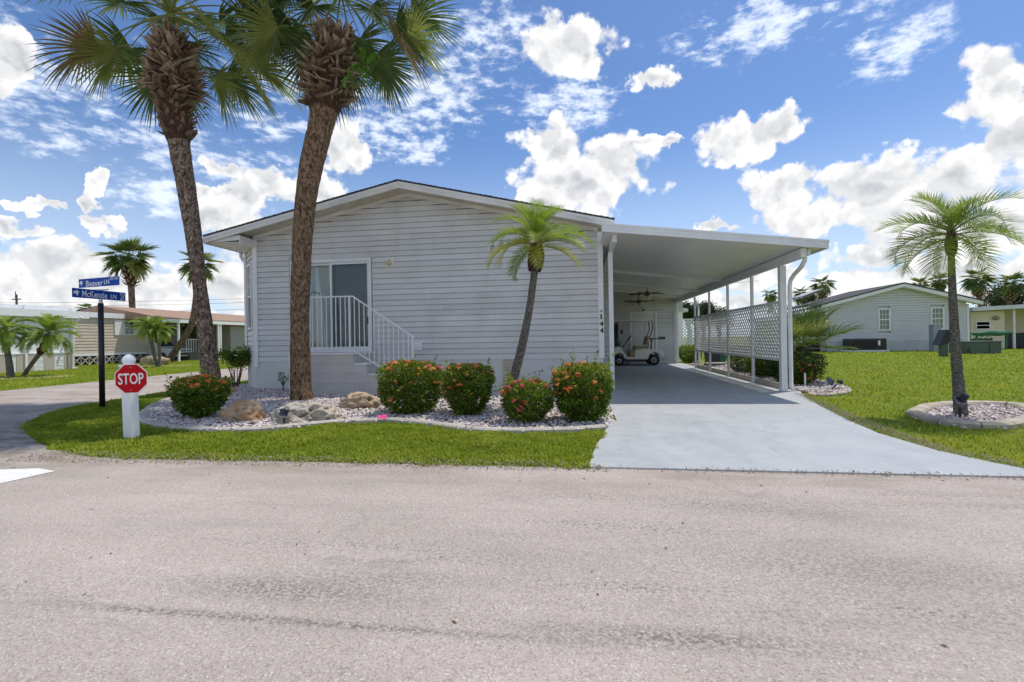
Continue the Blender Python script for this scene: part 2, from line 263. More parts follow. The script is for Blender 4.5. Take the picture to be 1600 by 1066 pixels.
M = dict(
 asphalt=asphalt(), drive=driveway_mat(), ground=ground_mat(),
 siding=P('grey_vinyl_siding', SID, .05, 2.5, .5, .08, 160, dirt=.20, stretch=(.6, .6, 3)),
 skirt=P('grey_painted_block', (.68, .68, .65), .07, 1.6, .75, .12, 40, dirt=.10),
 stoop=P('warm_grey_paint', (.60, .58, .545), .06, 2, .75, .1, 50, dirt=.12),
 steptop=P('white_paint_worn', (.85, .84, .82), .07, 5, .6, .1, 50, dirt=.12),
 white=P('white_vinyl', (.84, .835, .82), .05, 3, .45, dirt=.08), whitemetal=P('white_enamel', (.82, .825, .82), .05, 3, .4, dirt=.07),
 fascia=P('aged_white_fascia', (.80, .785, .74), .10, 1.8, .55, .05, 60, dirt=.32, stretch=(1, 1, 2)),
 soffit=P('cream_soffit', (.62, .57, .46), .15, 2.5, .7, .05, 50, dirt=.45),
 cpanel=P('carport_ceiling_pan', (.80, .785, .73), .06, .9, .32, .02, 20, dirt=.12),
 shingle=P('charcoal_shingle', (.07, .072, .078), .35, 24, .95, .5, 90),
 orange=P('rust_orange_shingle', (.37, .24, .17), .2, 3.5, .95, .4, 60, stretch=(1, 1, 4)),
 beige=P('beige_siding', (.60, .51, .41), .06, 2, .6, dirt=.12), cream=P('cream_siding', (.80, .70, .50), .05, 2, .6, dirt=.1), paleblue=P('pale_grey_siding', (.66, .645, .655), .04, 2, .55, dirt=.06),
 paleskirt=P('pale_skirting', (.54, .55, .55), .05, 2, .7), taupe=P('taupe_wall', (.36, .33, .29), .06, 2, .7), roofpan=P('white_roof_pan', (.68, .69, .70), .06, 3, .45, dirt=.2),
 edging=P('concrete_edging', (.50, .45, .39), .14, 8, .9, .35, 70, dirt=.35), edging2=P('sandy_edging_block', (.46, .40, .31), .18, 5, .9, .35, 60, dirt=.35),
 walk=P('sandy_concrete', (.47, .41, .34), .1, 4, .9, .2, 60, dirt=.3), mulch=P('bed_soil', (.17, .13, .11), .3, 25, .95, .5, 50), tan=P('tan_kick_board', (.50, .46, .38), .1, 4, .8, .1, 50, dirt=.3),
 gravel=P('pink_white_gravel', (.5, .45, .45), .1, 4, .85, .25, 40, tint=1, tintcol=[(0, (.24, .17, .15)), (.2, (.46, .37, .34)), (.55, (.64, .55, .52)), (.8, (.78, .72, .69)), (1, (.86, .83, .79))]),
 grass=P('turf_blades', (.30, .37, .03), .30, .9, .65, spec=.3, trans=.45, coords='Object', tint=.62, tintcol=[(0, (.10, .16, .012)), (.35, (.23, .315, .02)), (.7, (.41, .48, .035)), (.92, (.56, .56, .09)), (1, (.62, .48, .22))], detail=5),
 trunkL=trunk_mat('weathered_trunk_grey', (.095, .062, .042), (.235, .165, .12), (.40, .32, .255), 15, .7, .8),
 trunkR=trunk_mat('weathered_trunk_brown', (.10, .06, .035), (.25, .16, .095), (.40, .29, .19), 17, .6, .5),
 trunkS=trunk_mat('ringed_trunk', (.10, .095, .075), (.27, .25, .20), (.44, .42, .36), 22, 3.0, .35),
 trunkF=trunk_mat('distant_trunk', (.09, .06, .04), (.2, .14, .10), (.3, .23, .18), 9, .8, .3),
 sheath=P('dark_fibre_sheath', (.065, .035, .022), .4, 30, .95, .8, 60, stretch=(1, 1, .4)), crownshaft=P('red_brown_fibre', (.055, .016, .012), .4, 30, .9, .8, 60, stretch=(1, 1, .4)),
 boot=P('dry_leaf_boot', (.13, .085, .05), .4, 7, .9, .4, 50, col2=(.40, .31, .22)), bootdk=P('old_leaf_boot', (.07, .042, .025), .4, 9, .95, .4, 60, col2=(.22, .145, .09)),
 fan=P('fan_palm_leaf', (.075, .13, .03), .35, 3, .38, spec=.5, trans=.30, col2=(.16, .23, .055)), fan2=P('young_fan_leaf', (.22, .28, .05), .3, 3, .40, trans=.38, col2=(.36, .40, .11)), fandry=P('browning_fan_leaf', (.30, .20, .09), .3, 3, .7, trans=.25, col2=(.18, .17, .06)),
 petiole=P('leaf_stalk', (.20, .24, .06), .2, 4, .5), feather=P('feather_leaf_green', (.16, .25, .03), .3, 4, .42, trans=.4, col2=(.28, .37, .06)), featherlime=P('feather_leaf_lime', (.22, .33, .03), .3, 4, .42, trans=.4, col2=(.36, .45, .05)), featheryel=P('feather_leaf_yellow', (.50, .45, .06), .2, 4, .5, trans=.4, col2=(.36, .42, .05)), featherpink=P('feather_leaf_faded', (.25, .25, .09), .3, 4, .42, trans=.35, col2=(.42, .36, .25)),
 fern=P('bright_fern', (.13, .30, .03), .3, 8, .5, trans=.4),
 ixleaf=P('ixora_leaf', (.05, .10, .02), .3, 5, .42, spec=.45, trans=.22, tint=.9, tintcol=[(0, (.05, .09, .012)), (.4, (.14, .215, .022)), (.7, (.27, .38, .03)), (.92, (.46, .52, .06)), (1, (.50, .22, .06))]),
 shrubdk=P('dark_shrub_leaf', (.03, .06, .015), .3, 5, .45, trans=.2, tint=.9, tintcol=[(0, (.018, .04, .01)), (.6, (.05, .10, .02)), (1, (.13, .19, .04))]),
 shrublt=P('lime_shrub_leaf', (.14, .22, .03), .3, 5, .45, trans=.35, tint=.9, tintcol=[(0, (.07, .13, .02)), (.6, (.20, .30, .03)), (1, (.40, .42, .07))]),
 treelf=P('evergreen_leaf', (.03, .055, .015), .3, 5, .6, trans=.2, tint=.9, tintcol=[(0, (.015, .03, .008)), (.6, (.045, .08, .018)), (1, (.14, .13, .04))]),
 flower=P('orange_red_bloom', (.90, .15, .03), .2, 30, .6, trans=.2, col2=(.95, .34, .10)), flowerdim=P('faded_orange_bloom', (.66, .24, .05), .2, 30, .6, trans=.2, col2=(.75, .42, .10)), flowerpink=P('coral_pink_bloom', (.85, .13, .14), .2, 30, .6, trans=.2),
 stem=P('woody_stem', (.12, .09, .065), .3, 20, .9, .4, 60), leafy=P('broad_leaf_green', (.13, .25, .03), .3, 5, .4, trans=.35, col2=(.22, .36, .05)),
 rock1=P('rusty_limestone', (.50, .43, .32), .2, 7, .95, .9, 16, col2=(.52, .26, .09), dirt=.45), rock2=P('grey_limestone', (.33, .30, .24), .25, 9, .95, 1, 18, col2=(.58, .52, .43), dirt=.5), rock3=P('tan_limestone', (.58, .45, .29), .25, 4, .95, 1, 16, col2=(.34, .26, .17), dirt=.4),
 black=P('black_paint', (.014, .014, .016), .2, 6, .4), blackplastic=P('black_plastic', (.02, .022, .025), .2, 8, .5), solar=glass_mat('solar_cell', (.035, .045, .065), .15),
 red=P('stop_red', (.55, .006, .010), .06, 4, .5, spec=.12, dirt=.04), signwhite=P('reflective_white', (.86, .86, .87), .02, 4, .4), signblue=P('street_sign_blue', (.008, .075, .42), .05, 4, .5, spec=.12), steel=P('galvanised_steel', (.45, .46, .48), .1, 20, .35, metal=.8),
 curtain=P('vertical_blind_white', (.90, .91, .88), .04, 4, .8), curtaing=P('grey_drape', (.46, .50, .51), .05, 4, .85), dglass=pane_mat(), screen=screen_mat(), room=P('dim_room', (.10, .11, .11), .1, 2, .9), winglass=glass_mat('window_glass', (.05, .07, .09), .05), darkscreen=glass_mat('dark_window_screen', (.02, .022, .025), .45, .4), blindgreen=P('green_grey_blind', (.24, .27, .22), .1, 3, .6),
 lamp=P('yellowed_lamp_shade', (.62, .50, .25), .2, 20, .4), ventcream=P('cream_vent', (.66, .60, .46), .06, 4, .55), ventdark=P('dark_void', (.035, .03, .028), .1, 4, .9),
 pink=P('hot_pink_flag', (.85, .05, .30), .1, 8, .6), cartbody=P('cart_cream', (.84, .80, .70), .05, 3, .3), tyre=P('tyre_rubber', (.018, .018, .018), .2, 30, .85), rim=P('wheel_cover', (.30, .30, .29), .1, 8, .35, metal=.3), seat=P('tan_vinyl_seat', (.38, .26, .14), .1, 6, .5), carwhite=P('white_car_paint', (.75, .77, .78), .02, 3, .2),
 brick=brickmat(), green=P('green_utility', (.075, .115, .085), .1, 4, .6, dirt=.15), bingreen=P('green_bin', (.02, .13, .06), .1, 4, .5), pedgrey=P('grey_pedestal', (.28, .32, .35), .08, 4, .5), door=P('white_door', (.72, .71, .69), .04, 3, .45), markwhite=P('road_paint_white', (.80, .79, .77), .08, 9, .8, dirt=.15), sand=P('sandy_mulch', (.50, .38, .27), .2, 14, .95, .4, 50), wood=P('pole_wood', (.13, .11, .10), .2, 8, .9), darkfan=P('bronze_fan', (.10, .085, .07), .1, 5, .4, metal=.3), lampglass=P('frosted_globe', (.78, .76, .70), .04, 5, .3), shade=P('mesh_black', (.03, .032, .035), .1, 4, .7))

def board_fade(m):                            # each board fades a little differently
    N, L = nd(m); b = N['Principled BSDF']; src = b.inputs['Base Color'].links[0].from_socket; oi = N.new('ShaderNodeObjectInfo'); v = mrange(N, L, oi.outputs['Random'], 0, 1, .93, 1.05)
    cb = N.new('ShaderNodeCombineColor'); [L.new(v, cb.inputs[i]) for i in range(3)]; c = mixc(N, L, 1.0, src, cb.outputs[0], 'MULTIPLY'); tc = N.new('ShaderNodeTexCoord')
    st = mrange(N, L, noise_(N, L, tc.outputs['Object'], 1.6, 5, .6, (2.2, 1, .35), (3, 1, 1)), .45, .75, 0, .22); c = mixc(N, L, st, c, (.50, .48, .43, 1)); L.new(c, b.inputs['Base Color'])
board_fade(M['siding'])
# ------------------------------------------------------------------ mesh helpers
def DC(x, y):                                                    # distance that turns photo widths into metres away from the axis
    v = Vector((x, y, 0)); d = FW.dot(v); return d*d/v.length
class MB:
    def __init__(s): s.v = []; s.f = []; s.m = []
    def add(s, vs, fs, mi=0):
        o = len(s.v); s.v += [tuple(v) for v in vs]; s.f += [tuple(i+o for i in f) for f in fs]; s.m += [mi]*len(fs); return s
    def hexa(s, p, mi=0): return s.add(p, [(0, 3, 2, 1), (4, 5, 6, 7), (0, 1, 5, 4), (1, 2, 6, 5), (2, 3, 7, 6), (3, 0, 4, 7)], mi)
    def box(s, x0, x1, y0, y1, z0, z1, mi=0):
        return s.hexa([(x0, y0, z0), (x1, y0, z0), (x1, y1, z0), (x0, y1, z0), (x0, y0, z1), (x1, y0, z1), (x1, y1, z1), (x0, y1, z1)], mi)
    def bar(s, a, b, w, h, mi=0, up=(0, 0, 1)):
        a, b = Vector(a), Vector(b); d = (b-a).normalized(); sd = d.cross(Vector(up))
        sd = Vector((1, 0, 0)) if sd.length < 1e-4 else sd.normalized(); u = sd.cross(d).normalized(); sd *= w/2; u *= h/2
        return s.hexa([a-sd-u, a+sd-u, a+sd+u, a-sd+u, b-sd-u, b+sd-u, b+sd+u, b-sd+u], mi)
    def tube(s, pts, rad, n=8, mi=0, cap=True):
        pts = [Vector(p) for p in pts]; rad = [rad]*len(pts) if isinstance(rad, (int, float)) else rad; o = len(s.v); k = len(pts)
        for i, p in enumerate(pts):
            d = (pts[min(i+1, k-1)]-pts[max(i-1, 0)]).normalized(); a = d.cross(Vector((0, 1, 0)))
            if a.length < .1: a = d.cross(Vector((1, 0, 0)))
            a.normalize(); b = d.cross(a)
            for j in range(n):
                t = 2*PI*j/n; s.v.append(tuple(p+(a*math.cos(t)+b*math.sin(t))*rad[i]))
        for i in range(k-1):
            for j in range(n): s.f.append((o+i*n+j, o+i*n+(j+1) % n, o+(i+1)*n+(j+1) % n, o+(i+1)*n+j)); s.m.append(mi)
        if cap: s.f.append(tuple(o+j for j in range(n))[::-1]); s.f.append(tuple(o+(k-1)*n+j for j in range(n))); s.m += [mi, mi]
        return s
    def lathe(s, c, prof, n=12, mi=0): return s.tube([(c[0], c[1], c[2]+z) for r, z in prof], [max(r, 1e-4) for r, z in prof], n, mi)
    def prism(s, poly, z0, z1, mi=0):        # polygon in xy raised
        n = len(poly); return s.add([(x, y, z0) for x, y in poly]+[(x, y, z1) for x, y in poly], [tuple(range(n))[::-1], tuple(range(n, 2*n))]+[(i, (i+1) % n, n+(i+1) % n, n+i) for i in range(n)], mi)
    def prismY(s, poly, y0, y1, mi=0):       # polygon in xz pushed along y
        n = len(poly); return s.add([(x, y0, z) for x, z in poly]+[(x, y1, z) for x, z in poly], [tuple(range(n)), tuple(range(n, 2*n))[::-1]]+[((i+1) % n, i, n+i, n+(i+1) % n) for i in range(n)], mi)
    def prismX(s, poly, x0, x1, mi=0):       # polygon in yz pushed along x
        n = len(poly); return s.add([(x0, y, z) for y, z in poly]+[(x1, y, z) for y, z in poly], [tuple(range(n))[::-1], tuple(range(n, 2*n))]+[(i, (i+1) % n, n+(i+1) % n, n+i) for i in range(n)], mi)
    def mesh(s, name, mats, smooth=False, off=(0, 0, 0)):
        me = bpy.data.meshes.new(name); ox, oy, oz = off
        me.from_pydata([(x-ox, y-oy, z-oz) for x, y, z in s.v] if any(off) else s.v, [], s.f)
        for m in (mats if isinstance(mats, (list, tuple)) else [mats]): me.materials.append(m)
        if len(me.materials) > 1: me.polygons.foreach_set('material_index', s.m)
        if smooth: me.polygons.foreach_set('use_smooth', [True]*len(me.polygons))
        me.update(); return me
    def build(s, name, mats, parent=None, smooth=False, label=None, kind=None, bevel=0):
        off = tuple(parent.location) if parent and not parent.parent else (0, 0, 0)
        if parent and parent.parent: off = tuple(parent.parent.location)
        me = s.mesh(name, mats, smooth, off); o = bpy.data.objects.new(name, me); C.objects.link(o)
        if parent: o.parent = parent
        if label: o['label'] = label
        if kind: o['kind'] = kind
        if bevel:
            b = o.modifiers.new('bevel', 'BEVEL'); b.width = bevel; b.segments = 2; b.limit_method = 'ANGLE'
        return o
def thing(name, label, cat, loc=(0, 0, 0), group=None):
    o = bpy.data.objects.new(name, None); C.objects.link(o); o.location = loc; o.empty_display_size = .1
    o['label'] = label; o['category'] = cat
    if group: o['group'] = group
    return o
def tag(o, label, cat, group=None, kind=None):
    if kind: o['kind'] = kind
    else: o['label'] = label; o['category'] = cat
    if group: o['group'] = group
    return o
def inst(me, name, parent, loc, rot=(0, 0, 0), scale=(1, 1, 1), mat=None, label=None):
    o = bpy.data.objects.new(name, me); C.objects.link(o); o.parent = parent; o.location = loc; o.rotation_euler = rot; o.scale = scale
    if mat: o.material_slots[0].link = 'OBJECT'; o.material_slots[0].material = mat
    if label: o['label'] = label
    return o
def struct(name, poly, z, mat, thick=0):
    b = MB()
    if thick: b.prism(poly, z-thick, z)
    else: b.add([(x, y, z) for x, y in poly], [tuple(range(len(poly)))])
    o = b.build(name, mat); o['kind'] = 'structure'; return o
def cut(name, parent, label, kind='stuff'): pass
def pip(x, y, poly):
    inside = np.zeros(len(x), bool); n = len(poly); j = n-1
    for i in range(n):
        xi, yi = poly[i]; xj, yj = poly[j]
        c = ((yi > y) != (yj > y)) & (x < (xj-xi)*(y-yi)/((yj-yi) if yj != yi else 1e-9)+xi); inside ^= c; j = i
    return inside
def npmesh(name, V, F, mat, tint=None, smooth=False):
    me = bpy.data.meshes.new(name); k = F.shape[1]; me.vertices.add(len(V)); me.vertices.foreach_set('co', V.astype(np.float32).ravel())
    me.loops.add(F.size); me.loops.foreach_set('vertex_index', F.astype(np.int32).ravel())
    me.polygons.add(len(F)); me.polygons.foreach_set('loop_start', np.arange(0, F.size, k, dtype=np.int32)); me.polygons.foreach_set('loop_total', np.full(len(F), k, np.int32))
    if smooth: me.polygons.foreach_set('use_smooth', np.ones(len(F), bool))
    if tint is not None:
        a = me.attributes.new('tint', 'FLOAT', 'FACE'); a.data.foreach_set('value', tint.astype(np.float32))
    me.materials.append(mat); me.update(calc_edges=True); return me
def textmesh(body, size, width, mat, name, parent, mtx, bold=.0, depth=.002):
    cu = bpy.data.curves.new('t', 'FONT'); cu.body = body; cu.size = size; cu.extrude = depth; cu.offset = bold; cu.align_x = 'CENTER'; cu.align_y = 'CENTER'; cu.resolution_u = 3
    o = bpy.data.objects.new('t', cu); C.objects.link(o); dg = bpy.context.evaluated_depsgraph_get(); me = bpy.data.meshes.new_from_object(o.evaluated_get(dg))
    bpy.data.objects.remove(o); xs = [v.co.x for v in me.vertices]; w = max(xs)-min(xs)
    c = (max(xs)+min(xs))/2; ys = [v.co.y for v in me.vertices]; cyy = (max(ys)+min(ys))/2
    for v in me.vertices: v.co.x = (v.co.x-c)*width/w; v.co.y -= cyy
    me.transform(mtx); me.name = name; me.materials.clear(); me.materials.append(mat); q = bpy.data.objects.new(name, me); C.objects.link(q); q.parent = parent; return q

# ------------------------------------------------------------------ ground, roads, beds
b = MB(); b.add([(-900, -900, -.004), (900, -900, -.004), (900, 900, -.004), (-900, 900, -.004)], [(0, 1, 2, 3)]); g = b.build('ground', M['ground']); g['kind'] = 'structure'
lane_near = [G(366, 597), G(300, 608.5), G(237, 617), G(160, 629), G(140, 632), G(112, 637), G(82, 644), G(60, 652), G(45, 660), G(38, 671), G(44, 681), G(60, 692), G(85, 703), G(115, 711), G(150, 715.5), G(200, 718)]
fw2 = (FW.x, FW.y); p0 = lane_near[0]; farN = (p0[0]+fw2[0]*200, p0[1]+fw2[1]*200)
q0 = G(360, 576); q1 = G(0, 611.6); farF = (q0[0]+fw2[0]*200, q0[1]+fw2[1]*200); cor = (q1[0]-fw2[0]*5, q1[1]-fw2[1]*5)
RY = 4.46
road = [farN]+lane_near+[(-3.2, RY), (-1.2, RY+.01), (.06, RY), (3.9, RY-.02), (8, RY), (300, RY), (300, -60), (-300, -60), (-300, RY+1), (cor[0]-6, RY+1), (cor[0]-2.2, cor[1]-1.2), cor, q1, q0, farF]
struct('road', road, .004, M['asphalt'])
# slightly crumbling verge: dark soil lip under the turf
lawn = lane_near[3:]+[(-3.2, RY+.01), (.03, RY+.01), (.38, 5.7), (.5, 6.3), (0, 6.65), (-1.2, 6.3), (-3, 6.75), (-6, 6.2)]
# stop bar
a0 = Vector(G(0, 735)); a1 = Vector(G(60, 733)); dd = (a0-a1).normalized()*3; e0 = Vector(G(0, 757)); e1 = Vector(G(86, 737.5)); d2 = (e0-e1).normalized()*3
o = struct('stop_line', [tuple(e0+d2), tuple(e1), tuple(a1), tuple(a0+dd)], .008, M['markwhite'])
drive = [(.06, RY), G(931, 700), G(945, 676), G(955, 655), (.50, 6.9), (.50, 8.2), (.49, 11.0), (.49, 22.1), (4.46, 22.1), (4.46, 10.9), (4.52, 10.7)] + [G(*p) for p in [(1256, 621), (1286, 638), (1329, 660), (1372, 679), (1416, 692), (1459, 705), (1502, 715), (1558, 727), (1597, 734.5)]] + [(3.9, RY+.05), (3.95, RY-.02)]
struct('driveway', drive, .018, M['drive'], .02)
walk = [(-3.3, 10.35), (.42, 10.35), (.42, 11.08), (-3.3, 11.08)]
struct('walkway', walk, .03, M['walk'], .03)
# bed outline (outer edge of the edging), main bed
out_px = [(347, 607), (300, 617), (262, 625), (240, 633), (226, 641), (216, 651), (217, 661), (232, 668), (250, 671), (300, 676), (350, 677), (400, 676), (427, 674), (496, 666), (572, 661.5), (610, 660.5), (650, 664), (700, 672), (750, 677.5), (810, 679), (885, 677), (925, 675), (948, 672)]
outer = [Vector(G(*p)) for p in out_px]
def resample(pts, step):
    out = [pts[0].copy()]; acc = 0
    for a, c in zip(pts, pts[1:]):
        L_ = (c-a).length; t = step-acc
        while t <= L_: out.append(a+(c-a)*(t/L_)); t += step
        acc = (acc+L_) % step if L_ >= step-acc else acc+L_
    out.append(pts[-1].copy()); return out
def smooth_path(pts, it=2):
    for _ in range(it):
        q = [pts[0]]
        for a, c in zip(pts, pts[1:]): q += [a*.75+c*.25, a*.25+c*.75]
        pts = q+[pts[-1]]
    return pts
sm = resample(smooth_path(outer), .12)
def edging(root, path, side, mat, seg=9, w=.14, h=.07, name='edging_segment', gap=.006):
    for i in range(0, len(path)-1, seg):
        ch = path[i:i+seg+1]
        if len(ch) < 2: continue
        prof = [(0, -.02), (0, h*.65), (w*.18, h*.95), (w*.5, h), (w*.9, h*.85), (w, h*.5), (w, -.02)]; bb = MB(); k = len(prof); o_ = 0
        for j, p in enumerate(ch):
            t = (path[min(i+j+1, len(path)-1)]-path[max(i+j-1, 0)]).normalized(); n_ = Vector((-t.y, t.x))*side; pp = p.copy()
            if j == 0: pp += t*gap
            if j == len(ch)-1: pp -= t*gap
            bb.v += [(pp.x+n_.x*a, pp.y+n_.y*a, c+.006*mnoise.noise(Vector((p.x*3, p.y*3, a*9)))) for a, c in prof]
        for j in range(len(ch)-1):
            for q in range(k-1): bb.f.append((j*k+q, (j+1)*k+q, (j+1)*k+q+1, j*k+q+1)); bb.m.append(0)
        bb.f.append(tuple(range(k))); e_ = (len(ch)-1)*k; bb.f.append(tuple(e_+q for q in range(k))[::-1]); bb.m += [0, 0]
        bb.build(name, mat, root)
r_ = thing('garden_edging', 'long curving concrete edging around the pebble bed in front of the house', 'garden edging', (*outer[10], 0)); edging(r_, sm, 1, M['edging'], 9)
bed1 = [tuple(p) for p in sm]+[(.46, 7.2), (.46, 10.3), (-3.3, 10.33), (-3.3, 11.06), (-8.1, 11.06), (-8.95, 11.9), (-8.95, 13.2), (-9.4, 13.2)]
struct('bed_soil', bed1, .015, M['mulch'])
# right-hand bed beside the lattice and ring round the palm
out2 = [Vector(p) for p in [(4.55, 10.45), G(1262, 618.5), G(1282, 620), G(1305, 619), G(1325, 616), G(1333, 612), G(1322, 606), G(1300, 600)]]+[Vector((6.0, 13.2)), Vector((5.9, 16)), Vector((5.9, 21))]
sm2 = resample(smooth_path(out2), .15)
r_ = thing('garden_edging', 'low sandy concrete edging around the gravel strip outside the lattice carport screen', 'garden edging', (5.2, 10.6, 0)); edging(r_, sm2, 1, M['edging2'], 5, .17, .05)
bed2 = [tuple(p) for p in sm2]+[(4.5, 21), (4.5, 10.9)]
struct('bed_soil', bed2, .012, M['mulch'])
pc = Vector(G(1507, 651)); ring = []
for px_, py_ in [(1415, 648), (1428, 655), (1448, 661), (1480, 667), (1530, 671), (1575, 672), (1602, 668), (1630, 660), (1640, 648), (1600, 636), (1520, 632), (1440, 636)]: ring.append(Vector(G(px_, py_)))
ring.append(ring[0]); smr = resample(smooth_path(ring, 1), .11)
r_ = thing('garden_edging', 'ring of sandy concrete edging blocks around the palm on the right lawn', 'garden edging', (*pc, 0)); edging(r_, smr, 1, M['edging2'], 4, .20, .085, 'edging_block', .008)
bed3 = [tuple(p) for p in smr[:-1]]
struct('bed_soil', bed3, .010, M['mulch'])
for i, (cx, cy, rx, ry, rot) in enumerate([(-21.4, 15.9, 1.6, 1.1, .3), (-23.2, 23.6, 2.2, 1.0, .8)]):
    struct('mulch_patch', [(cx+rx*math.cos(t)*math.cos(rot)-ry*math.sin(t)*math.sin(rot), cy+rx*math.cos(t)*math.sin(rot)+ry*math.sin(t)*math.cos(rot)) for t in np.linspace(0, 2*PI, 20)[:-1]], .012, M['sand'])

# gravel
ico = None
def icos():
    bm = bmesh.new(); bmesh.ops.create_icosphere(bm, subdivisions=1, radius=1); v = np.array([q.co[:] for q in bm.verts]); f = np.array([[w.index for w in q.verts] for q in bm.faces]); bm.free(); return v, f
IV, IF = icos()
def gravel(poly, n, s0, s1, seed, z0=.02):
    rg = np.random.default_rng(seed); P_ = np.array(poly); lo, hi = P_.min(0), P_.max(0); x = rg.uniform(lo[0], hi[0], n*4); y = rg.uniform(lo[1], hi[1], n*4); k = pip(x, y, poly); x, y = x[k][:n], y[k][:n]; n = len(x)
    s = rg.uniform(s0, s1, n); sc = np.stack([s*rg.uniform(.8, 1.5, n), s*rg.uniform(.7, 1.1, n), s*rg.uniform(.4, .75, n)], 1)
    lump = 1+rg.uniform(-.22, .22, (n, len(IV), 1)); V = IV[None]*sc[:, None]*lump
    a = rg.uniform(0, 2*PI, n); t = rg.uniform(-.7, .7, n); ca, sa, ct, st = np.cos(a), np.sin(a), np.cos(t), np.sin(t)
    X, Y, Z = V[..., 0].copy(), V[..., 1].copy(), V[..., 2].copy(); X, Z = X*ct[:, None]-Z*st[:, None], X*st[:, None]+Z*ct[:, None]; X, Y = X*ca[:, None]-Y*sa[:, None], X*sa[:, None]+Y*ca[:, None]
    V = np.stack([X+x[:, None], Y+y[:, None], Z+z0+rg.uniform(0, .035, n)[:, None]], 2).reshape(-1, 3)
    F = (IF[None]+(np.arange(n)*len(IV))[:, None, None]).reshape(-1, 3); me = npmesh('gravel', V, F, M['gravel'], np.repeat(rg.beta(2, 1.6, n), len(IF)))
    o = bpy.data.objects.new('gravel', me); C.objects.link(o); o['kind'] = 'stuff'; return o
gin = [tuple(Vector(p)) for p in bed1]
gravel(bed1, 26000, .016, .032, 1); gravel(bed2, 5000, .016, .032, 2); gravel(bed3, 2600, .014, .026, 3, .0)

# turf blades
def blades(poly, n, w, h, seed, holes=(), fall=None, wf=None):
    rg = np.random.default_rng(seed); P_ = np.array(poly); lo, hi = P_.min(0), P_.max(0); x = rg.uniform(lo[0], hi[0], n*3); y = rg.uniform(lo[1], hi[1], n*3)
    k = pip(x, y, poly)
    for hpoly in holes: k &= ~pip(x, y, hpoly)
    if fall is not None: k &= rg.uniform(0, 1, len(x)) < fall(x, y)
    # patchiness
    nv = lambda q, r_: np.array([mnoise.noise(Vector((a_, b_, r_))) for a_, b_ in zip(q[0], q[1])])
    gx = np.floor(x*6)/6; gy = np.floor(y*6)/6; key = np.stack([gx, gy], 1); uq, inv = np.unique(key, axis=0, return_inverse=True); inv = inv.ravel(); pn = np.clip((nv((uq[:, 0]*1.3, uq[:, 1]*1.3), seed)+.6*nv((uq[:, 0]*4, uq[:, 1]*4), seed+9))*1.9, -1, 1)[inv]; k &= rg.uniform(0, 1, len(x)) < np.clip(.86+.34*pn, .12, 1)
    x, y = x[k][:n], y[k][:n]; n = len(x); W_ = w*(wf(x, y) if wf else 1)*rg.uniform(.7, 1.3, n); H_ = h*(wf(x, y)**.3 if wf else 1)*rg.uniform(.55, 1.25, n)*(1+.35*pn[k][:n])*(1+.3*np.sin(x*9+2*np.sin(y*7))*np.sin(y*11))
    a = rg.uniform(0, 2*PI, n); ln = rg.uniform(.2, 1.0, n)*H_; dx, dy = np.cos(a), np.sin(a); tx, ty = -dy, dx; z = np.zeros(n)
    def pt(f, hw, hz): return np.stack([x+dx*ln*f+tx*hw, y+dy*ln*f+ty*hw, z+hz], 1)
    V = np.stack([pt(0, -W_/2, 0*z), pt(0, W_/2, 0*z), pt(.35, -W_*.45, H_*.6), pt(.35, W_*.45, H_*.6), pt(1, 0*z, H_*.85)], 1).reshape(-1, 3)
    base = np.array([[0, 1, 3], [0, 3, 2], [2, 3, 4]]); F = (base[None]+(np.arange(n)*5)[:, None, None]).reshape(-1, 3)
    tn = np.clip(rg.beta(2.2, 2.2, n)*.9+.16*pn[k][:n]+.10*np.sin(x*9+2*np.sin(y*7))*np.sin(y*11)+(rg.uniform(0, 1, n) > .96)*.35, 0, 1)
    o = bpy.data.objects.new('grass', npmesh('grass', V, F, M['grass'], np.repeat(tn, 3))); C.objects.link(o); o['kind'] = 'stuff'; return o
isl = lane_near+[(-3.2, RY), (.05, RY), G(931, 700), G(945, 676)]+[tuple(p) for p in outer[::-1]][0:]+[(-9.3, 14)]
def noisy(poly, amp, seed):
    amp *= 1.5
    pts = resample([Vector(p) for p in poly]+[Vector(poly[0])], .12); rd = random.Random(seed); return [(p.x+rd.uniform(-amp, amp), p.y+rd.uniform(-amp, amp)) for p in pts[:-1]]
blades(noisy(isl, .04, 1), 150000, .011, .042, 5, holes=[bed1])
rightlawn = [tuple(p) for p in [(4.5, 10.4)]]+[G(*p) for p in [(1256, 622), (1286, 639), (1329, 661), (1372, 680), (1416, 693), (1459, 706), (1502, 716), (1558, 728), (1597, 736)]]+[(3.95, RY+.03), (9.5, RY+.03), (26, 20), (30, 35.1), (6, 35.1), (6, 13)]
fallR = lambda x, y: np.clip((7.5/np.hypot(x, y))**1.9, 0, 1)
wfR = lambda x, y: np.clip((np.hypot(x, y)/8)**.9, 1, 4.5)
blades(noisy(rightlawn, .03, 2), 190000, .011, .042, 6, holes=[bed2, bed3], fall=fallR, wf=wfR)
leftlawn = [q1, q0, (q0[0]+fw2[0]*20, q0[1]+fw2[1]*20), (-30, 40), (-30, 14), (q1[0]-4, q1[1]-1)]
blades(leftlawn, 60000, .022, .06, 7)
blades([(-9.4, 13.3), (-8.95, 13.3), (-8.9, 25), (-11.0, 25)], 12000, .014, .055, 8)
